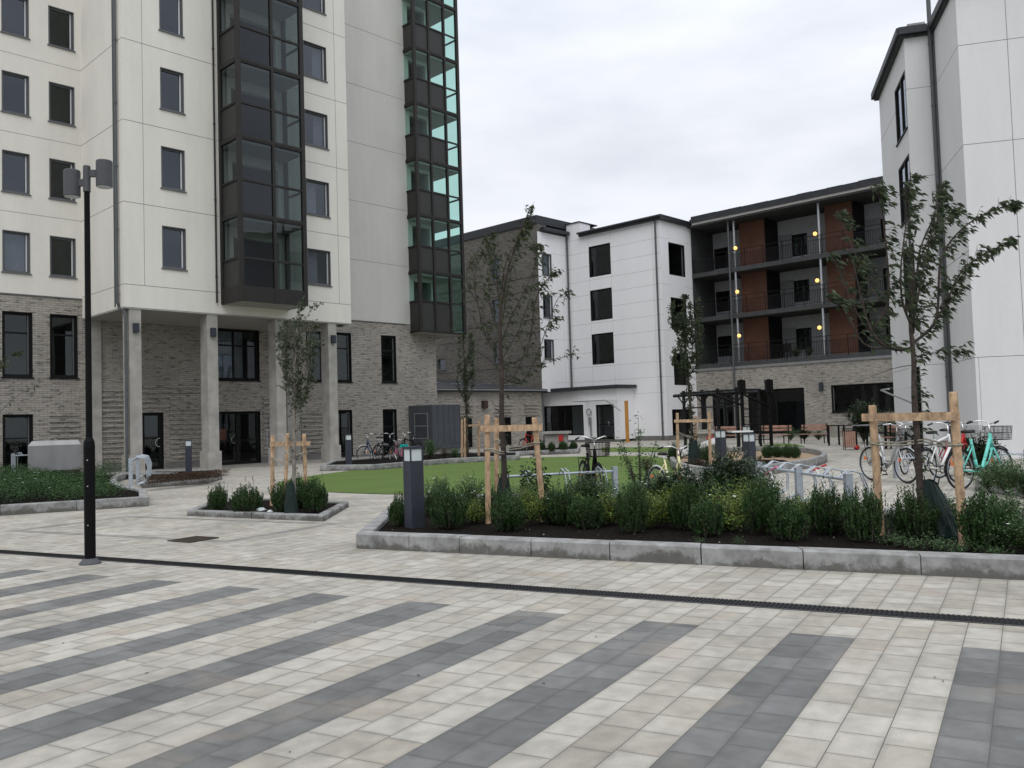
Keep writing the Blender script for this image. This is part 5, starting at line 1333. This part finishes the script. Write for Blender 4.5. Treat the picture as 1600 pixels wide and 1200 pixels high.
        for j in range(12):
            x = x0+(x1-x0)*j/11
            for s in (-1, 1): tube(mb, [(x, s*w*.85, z0), (x, s*w, z1)], .0032, 3, cap=False)
        for j in range(9): z = z0+(z1-z0)*j/8; tube(mb, [(x0, -w, z), (x1, -w, z), (x1, w, z), (x0, w, z)], .002, 3, cap=False)
        for j in range(9): y = -w*.85+1.7*w*j/8; tube(mb, [(x0, y, z0), (x1-.03, y, z0)], .002, 3, cap=False)
        mb.build('basket', M[bask_m], root)
    return root
def at_heading(px_r, d_r, px_f, d_f):
    """rear and front wheel columns with distances -> location and heading"""
    a = AT(px_r, 640, d_r); b = AT(px_f, 640, d_f); a.z = b.z = 0
    return a, math.atan2(b.y-a.y, b.x-a.x)
l_, h_ = at_heading(1495, 15.6, 1580, 16.2)
bicycle('bicycle', l_, h_, 'turq', .37, 1.06, 'step', True, True, 'dark', 'turquoise step-through bicycle with a dark wire basket and orange reflector', group='bicycles parked at the right', tyre='rubber')
l_, h_ = at_heading(1357, 18.4, 1415, 17.3)
bicycle('bicycle', l_, h_, 'silver', .36, 1.08, 'step', True, True, 'silver', 'silver bicycle with a grey mudguard, leftmost of the parked bikes', group='bicycles parked at the right', guard=True, bask_m='dark')
l_, h_ = at_heading(1443, 16.7, 1512, 17.6)
bicycle('bicycle', l_, h_, 'whitep', .36, 1.06, 'cross', False, True, 'dark', 'white framed bicycle standing just behind the right tree trunk', group='bicycles parked at the right')
l_, h_ = at_heading(1463, 18.4, 1525, 19.0)
bicycle('bicycle', l_, h_, 'redpnt', .36, 1.06, 'step', True, True, 'dark', 'dark red bicycle half hidden behind the turquoise one', group='bicycles parked at the right', bask_m='silver')
l_, h_ = at_heading(1430, 20.5, 1395, 19.2)
bicycle('bicycle', l_, h_, 'black', .36, 1.06, 'cross', False, True, 'dark', 'black bicycle behind the silver one at the far side of the row', group='bicycles parked at the right')
p = AT(923, 700, 15.9); p.z = 0
bicycle('bicycle', AT(918, 700, 16.3)*Vector((1, 1, 0)) if False else Vector((p.x-.12, p.y+.35, 0)), R(-80), 'black', .35, 1.05, 'step', True, True, 'dark', 'black bicycle with upright chrome handlebar and basket facing the bushes', group=None, guard=True)
p = AT(1050, 700, 15.6)
bicycle('bicycle', Vector((p.x-.2, p.y+.6, 0)), R(-62), 'yellowp', .28, .85, 'step', False, False, 'white', 'pale yellow child bicycle with a silver handlebar behind the laurels', group=None)
for i, (xr, dr_, xf, df, fm, wr, lab, st_, bk) in enumerate([
    (600, 35.5, 563, 34.7, 'navy', .35, 'dark blue bicycle with a white mudguard, leftmost by the brick wall', 'step', False),
    (589, 34.6, 612, 33.9, 'black', .35, 'black bicycle next to the dark blue one by the brick wall', 'step', False),
    (634, 35.2, 607, 34.4, 'pinkp', .26, 'small pink child bicycle with a teal saddle bag by the brick wall', 'step', False),
    (652, 36, 628, 35.2, 'black', .35, 'dark bicycle with chrome handlebar behind the pink one', 'cross', False),
    (837, 41, 808, 40, 'redpnt', .33, 'red bicycle far off before the link building wall', 'cross', False)]):
    l_, h_ = at_heading(xr, dr_, xf, df)
    b_ = bicycle('bicycle', l_, h_, fm, wr, wr*3, st_, bk, True, 'white' if i == 0 else 'dark', lab, group='bicycles parked by the brick walls')
    if i == 2:
        mb = MB(); box(mb, .02, .30, -.1, .1, .56, .70); mb.build('teal_bag', mat('teal_fabric', (.02, .42, .36), .6), b_)
# ------------------------------------------------------------------ bike racks
def rack(label, posts, hoops, h=.62, group='galvanised bike racks', mirror=1):
    root = empty('bike_rack', Vector((posts[0].x, posts[0].y, 0)), 0, label, 'bike rack', group)
    c = Vector((posts[0].x, posts[0].y, 0)); loc = [Vector((p.x, p.y, 0))-c for p in posts]
    d = (loc[-1]-loc[0]).normalized(); nrm = Vector((-d.y, d.x, 0))*mirror
    for p in loc:
        mb = MB(); s = .045; vs = []
        for z in (0, h+.08):
            for a, b in ((-1, -1), (1, -1), (1, 1), (-1, 1)): vs.append(p+d*s*a+nrm*s*b+Vector((0, 0, z)))
        mb.add(vs, [[4, 5, 6, 7], [0, 1, 5, 4], [1, 2, 6, 5], [2, 3, 7, 6], [3, 0, 4, 7]]); mb.build('post', M['galv'], root)
    mb = MB(); tube(mb, [loc[0]+Vector((0, 0, h)), loc[-1]+Vector((0, 0, h))], .022, 8); mb.build('beam', M['galv'], root)
    ln = (loc[-1]-loc[0]).length
    for i in range(hoops):
        t = (i+.5)/hoops*ln; mb = MB()
        for s in (-.035, .035):
            b = loc[0]+d*(t+s); tube(mb, [b+Vector((0, 0, h)), b+nrm*.14+Vector((0, 0, h+.10)), b+nrm*.30+Vector((0, 0, h+.06)), b+nrm*.38+Vector((0, 0, h-.15)), b+nrm*.36+Vector((0, 0, .25)), b+nrm*.12+Vector((0, 0, .15))], .011, 6)
        mb.build('wheel_hoop', M['galv'], root)
def pt(px, dep): p = AT(px, 640, dep); return Vector((p.x, p.y, 0))
rack('galvanised rack with three square posts and wheel hoops behind the long bed', [pt(1182, 14.3), pt(1243, 12.5), pt(1320, 11.0)], 6)
rack('galvanised rack on the turf edge seen over the bushes', [pt(957, 15.4), pt(785, 14.8)], 3, .55)
rack('galvanised wheel rack seen end on beside the left bed', [pt(203, 21.6), pt(214, 24.5)], 6, .78, mirror=-1)
rack('galvanised rack behind the ground cover by the steel waste box', [pt(20, 29), pt(75, 30)], 2, .85)
rack('galvanised rack beside the bicycles at the right', [pt(1395, 18.8), pt(1600, 19.4)], 4, .42)
# ------------------------------------------------------------------ child scooters by the rack
def scooter(label, loc, head, deckm, stemm, gripm):
    root = empty('kick_scooter', loc, head, label, 'scooter', 'child scooters by the bike rack'); root.rotation_euler = (R(24), 0, head)
    mb = MB(); box(mb, .0, .5, -.055, .055, .075, .10); mb.build('deck', M[deckm], root)
    mb = MB(); tube(mb, [(.5, 0, .1), (.58, 0, .12), (.52, 0, .68)], .018, 8); mb.build('stem', M[stemm], root)
    mb = MB(); tube(mb, [(.52, -.17, .68), (.52, .17, .68)], .016, 8); mb.build('handlebar', M[gripm], root)
    for x, y in ((-.03, 0), (.58, -.06), (.58, .06)):
        mb = MB(); torus(mb, (x, y, .06), (1, 0, 0), (0, 0, 1), .042, .018, 16, 6); mb.build('wheel', M['whitep'], root, smooth=True)
p = pt(1262, 13.0); scooter('white and green child scooter leaning in the rack', p, R(200), 'greenp', 'whitep', 'pinkp')
p = pt(1285, 12.6); scooter('white child scooter with blue deck lying by the rack', p+Vector((0, -.3, 0)), R(150), 'bluep', 'whitep', 'redpnt')
p = pt(1300, 13.6); scooter('white child scooter with red grips behind the rack', p, R(250), 'whitep', 'whitep', 'redpnt')
# ------------------------------------------------------------------ steel waste box, sheet metal box
wb_ = AT(86, 640, 28.3); wb_.z = 0
o = empty('waste_container', wb_, R(27), 'angular steel waste container with sloping top edges behind the ground cover', 'container')
mb = MB(); vs = []
rings = [(.64, .38, .22), (.77, .5, .36), (.77, .5, 1.18), (.66, .38, 1.33)]
for w, d_, z in rings: vs += [(-w, -d_, z), (w, -d_, z), (w, d_, z), (-w, d_, z)]
fs = [[0, 1, 2, 3], [12, 13, 14, 15]]
for i in range(3):
    for k in range(4): fs.append([i*4+k, i*4+(k+1) % 4, (i+1)*4+(k+1) % 4, (i+1)*4+k])
mb.add(vs, fs); mb.build('container_body', M['steel'], o)
mb = MB(); tube(mb, [(.02, 0, 1.33), (.02, 0, 1.39)], .06, 10); mb.build('lid_knob', M['steel'], o)
mb = MB(); box(mb, -.5, .5, -.3, .3, 0, .22); mb.build('container_base', M['dark'], o)
sh = empty('equipment_housing', Wp(15.9, 2.1), BR, 'slate grey sheet metal housing with a louvred side by the brick wall', 'housing')
mb = MB(); box(mb, 0, 1.95, 0, 1.8, .25, 2.45); mb.build('housing_body', M['shed'], sh)
mb = MB()
for k in range(6): box(mb, .02+k*.375, .05+k*.375, -.02, 0, .55, 2.43)
box(mb, -.0, 1.95, -.015, 0, .48, .53); box(mb, -.02, 1.97, -.03, 0, .25, .29); mb.build('sheet_ribs', M['shed'], sh)
mb = MB()
for (y0, y1, z0, z1) in ((.3, .34, .75, 2.05), (1.3, 1.34, .75, 2.05), (.34, 1.3, .75, .79), (.34, 1.3, 2.01, 2.05), (.34, 1.3, 1.38, 1.42)): box(mb, -.03, 0, y0, y1, z0, z1)
lv = mb.build('louvre_frame', M['alu'], sh)
mb = MB()
for k in range(22):
    z = .80+k*.056
    mb.add([(-.028, .34, z), (-.028, 1.3, z), (-.002, 1.3, z+.05), (-.002, .34, z+.05)], [[0, 1, 2, 3]])
mb.build('louvre_blades', M['shed'], lv, recalc=False)
mb = MB(); box(mb, .05, 1.9, .05, 1.75, 0, .25); mb.build('housing_base', M['concd'], sh)
# ------------------------------------------------------------------ pergola, gym frame, benches, tables, bin
def sqpost(mb, p, w, z0, z1): box(mb, p.x-w, p.x+w, p.y-w, p.y+w, z0, z1)
pg0 = pt(1069, 38)
pg = empty('pergola', pg0, 0, 'dark timber pergola with braced posts before the pale brick wall', 'pergola')
pp = [pt(1069, 38)-pg0, pt(1098, 37)-pg0, pt(1122, 36)-pg0, pt(1152, 35)-pg0]
for p in pp:
    mb = MB(); sqpost(mb, p, .06, 0, 2.62); mb.build('post', M['dark'], pg)
mb = MB()
d = (pp[-1]-pp[0]).normalized()
tube(mb, [pp[0]-d*.7+Vector((0, 0, 2.42)), pp[-1]+d*.5+Vector((0, 0, 2.42))], .07, 4); tube(mb, [pp[0]+Vector((0, 0, 1.85)), pp[-1]+Vector((0, 0, 1.85))], .03, 4)
off = Vector((-d.y, d.x, 0))*1.2
tube(mb, [pp[0]+off-d*.4+Vector((0, 0, 2.42)), pp[-1]+off+Vector((0, 0, 2.42))], .07, 4)
for k in range(9):
    q = pp[0].lerp(pp[-1], k/8); tube(mb, [q-off*.15+Vector((0, 0, 2.52)), q+off*1.1+Vector((0, 0, 2.52))], .035, 4)
for p in pp:
    for s in (-1, 1): tube(mb, [p+Vector((0, 0, 2.0)), p+d*.42*s+Vector((0, 0, 2.40))], .04, 4)
mb.build('beams', M['dark'], pg)
for p in (pp[0]+off, pp[-1]+off):
    mb = MB(); sqpost(mb, p, .045, 0, 2.42); mb.build('post', M['dark'], pg)
gy0 = pt(1160, 33)
gy = empty('pull_up_frame', gy0, 0, 'tall black exercise frame with rungs beside the pergola', 'exercise frame')
g1, g2 = Vector((0, 0, 0)), pt(1203, 33.4)-gy0
for p in (g1, g2):
    mb = MB(); sqpost(mb, p, .055, 0, 2.85); box(mb, p.x-.13, p.x+.13, p.y-.13, p.y+.13, 2.35, 2.82); mb.build('post', M['black'], gy)
mb = MB()
for z in (.5, .8, 1.1, 1.4, 1.7): tube(mb, [g1+Vector((0, 0, z)), g2+Vector((0, 0, z))], .022, 6)
mb.build('rungs', M['black'], gy)
mb = MB(); tube(mb, [g1+Vector((-1.0, .2, 2.3)), g1+Vector((0, 0, 1.85))], .045, 4); tube(mb, [g1+Vector((0, 0, 2.3)), g2+Vector((0, 0, 1.75))], .045, 4); tube(mb, [g2+Vector((0, 0, 2.7)), g2+Vector((-.1, .5, 2.2))], .045, 4); mb.build('braces', M['black'], gy)
def bench(label, px0, px1, d0, d1, z=0):
    a, b = pt(px0, d0), pt(px1, d1); h = math.atan2(b.y-a.y, b.x-a.x); L = (b-a).length
    root = empty('park_bench', a, h, label, 'bench', 'benches by the pale brick wall')
    mb = MB()
    for y in (.0, .14, .28): box(mb, 0, L, y, y+.11, .43, .46)
    mb.build('seat', M['woodb'], root)
    mb = MB()
    for z_ in (.62, .78): box(mb, 0, L, .42, .45, z_, z_+.12)
    mb.build('backrest', M['woodb'], root)
    for x in (.12, L-.16):
        mb = MB(); box(mb, x, x+.04, .0, .04, 0, .43); box(mb, x, x+.04, .36, .40, 0, .92); box(mb, x, x+.04, .04, .36, .39, .43); box(mb, x, x+.04, -.02, .4, .62, .65); mb.build('leg', M['dark'], root)
bench('wooden bench behind the far bollard light, leftmost of the row', 1105, 1154, 45, 43)
bench('wooden bench just left of the black exercise frame post', 1180, 1226, 43, 41.5)
bench('wooden bench between the exercise frame and the black tables', 1245, 1290, 41.5, 40.5)
bench('low bench right of the litter bin behind the silver bicycle', 1375, 1420, 33, 32)
def table(label, px0, px1, d0, d1, h=.74, m='dark'):
    a, b = pt(px0, d0), pt(px1, d1); hd_ = math.atan2(b.y-a.y, b.x-a.x); L = (b-a).length
    root = empty('outdoor_table', a, hd_, label, 'table', 'outdoor tables')
    mb = MB(); box(mb, 0, L, 0, .75, h, h+.04); mb.build('tabletop', M[m], root)
    for x in (.08, L-.14):
        for y in (.05, .65): mb = MB(); box(mb, x, x+.06, y, y+.06, 0, h); mb.build('leg', M['dark'], root)
table('black table beside the wooden bench, left of the litter bin', 1288, 1318, 38, 37, .86)
table('black framed table right behind the litter bin', 1330, 1366, 34, 33, .90, 'alu')
for i, (x0, x1, d_, lab) in enumerate([(845, 888, 42, 'pale concrete table with a red ball on it by the lobby window'), (1076, 1120, 32, 'pale concrete table near the sandpit stakes')]):
    a, b = pt(x0, d_), pt(x1, d_-.3); hh = math.atan2(b.y-a.y, b.x-a.x); L = (b-a).length
    root = empty('concrete_table', a, hh, lab, 'table', 'pale concrete tables')
    mb = MB(); box(mb, 0, L, 0, .8, .82, .94); mb.build('tabletop', M['conc'], root); mb = MB(); box(mb, .15, L-.15, .15, .65, 0, .82); mb.build('pedestal', M['conc'], root)
    mb = MB(); box(mb, L*.62, L*.62+.22, -.03, .0, .45, .75); mb.build('red_sign', M['redpnt'], root)
sl = empty('slide', pt(1090, 29.5), R(10), 'low white slide edge beside the dark sapling', 'slide')
mb = MB(); 
for y in (-.3, .3): mb.add([(-.8, y, .12), (.8, y, .62), (.8, y+.03, .62), (-.8, y+.03, .12), (-.8, y, .22), (.8, y, .74), (.8, y+.03, .74), (-.8, y+.03, .22)], [[0, 1, 5, 4], [2, 3, 7, 6], [4, 5, 6, 7], [0, 1, 2, 3], [0, 3, 7, 4], [1, 2, 6, 5]])
mb.build('side_panel', M['whitep'], sl); mb = MB(); mb.add([(-.8, -.3, .13), (.8, -.3, .63), (.8, .3, .63), (-.8, .3, .13), (-.8, -.3, .10), (.8, -.3, .60), (.8, .3, .60), (-.8, .3, .10)], [[0, 1, 2, 3], [4, 5, 6, 7], [0, 1, 5, 4], [2, 3, 7, 6], [0, 3, 7, 4], [1, 2, 6, 5]]); mb.build('chute', M['steel'], sl)
mb = MB(); box(mb, .7, .76, -.28, .28, 0, .6); mb.build('leg', M['alu'], sl)
tbl = empty('play_table', pt(1155, 25), R(0), 'white topped table on one leg between the two bollard lights', 'table')
mb = MB(); box(mb, -.3, .3, -.3, .3, .98, 1.02); mb.build('tabletop', M['whitep'], tbl); mb = MB(); tube(mb, [(.15, 0, 0), (.15, 0, .98)], .03, 8); mb.build('leg', M['conc'], tbl)
bn = empty('litter_bin', G(1328, 703), R(-12), 'litter bin with vertical wooden slats and a dark frame', 'bin')
mb = MB()
for k in range(5): box(mb, -.20+k*.083, -.20+k*.083+.07, -.20, -.18, .12, .72); box(mb, -.20, -.18, -.20+k*.083, -.20+k*.083+.07, .12, .72)
mb.build('wood_slats', M['woodb'], bn)
mb = MB()
for x in (-.21, .19):
    for y in (-.21, .19): box(mb, x, x+.025, y, y+.025, 0, .82)
box(mb, -.175, .19, -.175, .19, .1, .75); box(mb, -.23, .23, -.23, .23, .80, .83); mb.build('bin_frame', M['dark'], bn)
bl = empty('ball', G(1339, 703)+Vector((0, 0, .1)), 0, 'small red ball on the paving beside the litter bin', 'ball')
mb = MB(); lathe(mb, [(.005, -.1), (.05, -.087), (.087, -.05), (.1, 0), (.087, .05), (.05, .087), (.005, .1)], n=16); mb.build('ball_shell', M['redpnt'], bl, smooth=True)
# chair and plants on the lowest gallery
def gal(b, d=.6): p = Wp(AB+d, b); p.z = FLO[0]; return p
ch = empty('balcony_chair', gal(-6.3), BR, 'dark chair behind the railing of the lowest gallery', 'chair')
mb = MB(); box(mb, -.25, .25, -.25, .25, .40, .45); mb.build('seat', M['dark'], ch); mb = MB(); box(mb, .2, .25, -.25, .25, .45, .95); mb.build('backrest', M['dark'], ch)
mb = MB()
for x in (-.23, .19):
    for y in (-.23, .19): box(mb, x, x+.04, y, y+.04, 0, .4)
mb.build('leg', M['dark'], ch)
for i, b in enumerate((-7.1, -7.9)):
    p = gal(b, .35); o = plant('lf%d' % i, 0, 0, FLO[0]+.0, 1.1, ['left', 'right'][i]+' one of two potted plants on the lowest gallery', 'potted plant', 'potted plants on the gallery', loc=p)

rn = random.Random(21)
def crumple(name, loc, r, m, label, cat):
    mb = MB(); vs = []; n = 9
    for i in range(5):
        for k in range(n):
            a = 2*math.pi*k/n; z = r*.8*i/4; q = r*math.sin(math.pi*(i+.7)/5.6)*rn.uniform(.7, 1.25)
            vs.append((q*math.cos(a), q*math.sin(a), z+rn.uniform(0, r*.2)))
    fs = [[i*n+k, i*n+(k+1) % n, (i+1)*n+(k+1) % n, (i+1)*n+k] for i in range(4) for k in range(n)]+[list(range(n)), [4*n+k for k in range(n)]]
    mb.add(vs, fs); o = mb.build(name, m, loc=loc); tag(o, label, cat)
crumple('plastic_wrapper', G(408, 801, .07), .09, M['frost'], 'crumpled clear plastic wrapper lying on the soil of the small bed', 'litter')
crumple('plastic_wrapper', G(425, 800, .07)+Vector((0, -.12, 0)), .05, M['whitep'], 'scrap of white wrapping at the foot of the left stake in the small bed', 'litter')
mb = MB(); lf = MB()
for i in range(90):
    p = Vector((rn.uniform(-7, 4), rn.uniform(3, 15), .004)); leaf(lf, p, (rn.uniform(-1, 1), rn.uniform(-1, 1), .1), rn.uniform(.012, .03), .012, Vector((0, 0, 1)))
tag(lf.build('fallen_leaves', mat('dry_leaf', (.05, .035, .02), .9), recalc=False), 'scattered small dry leaves on the paving', 'leaves', None, 'stuff')
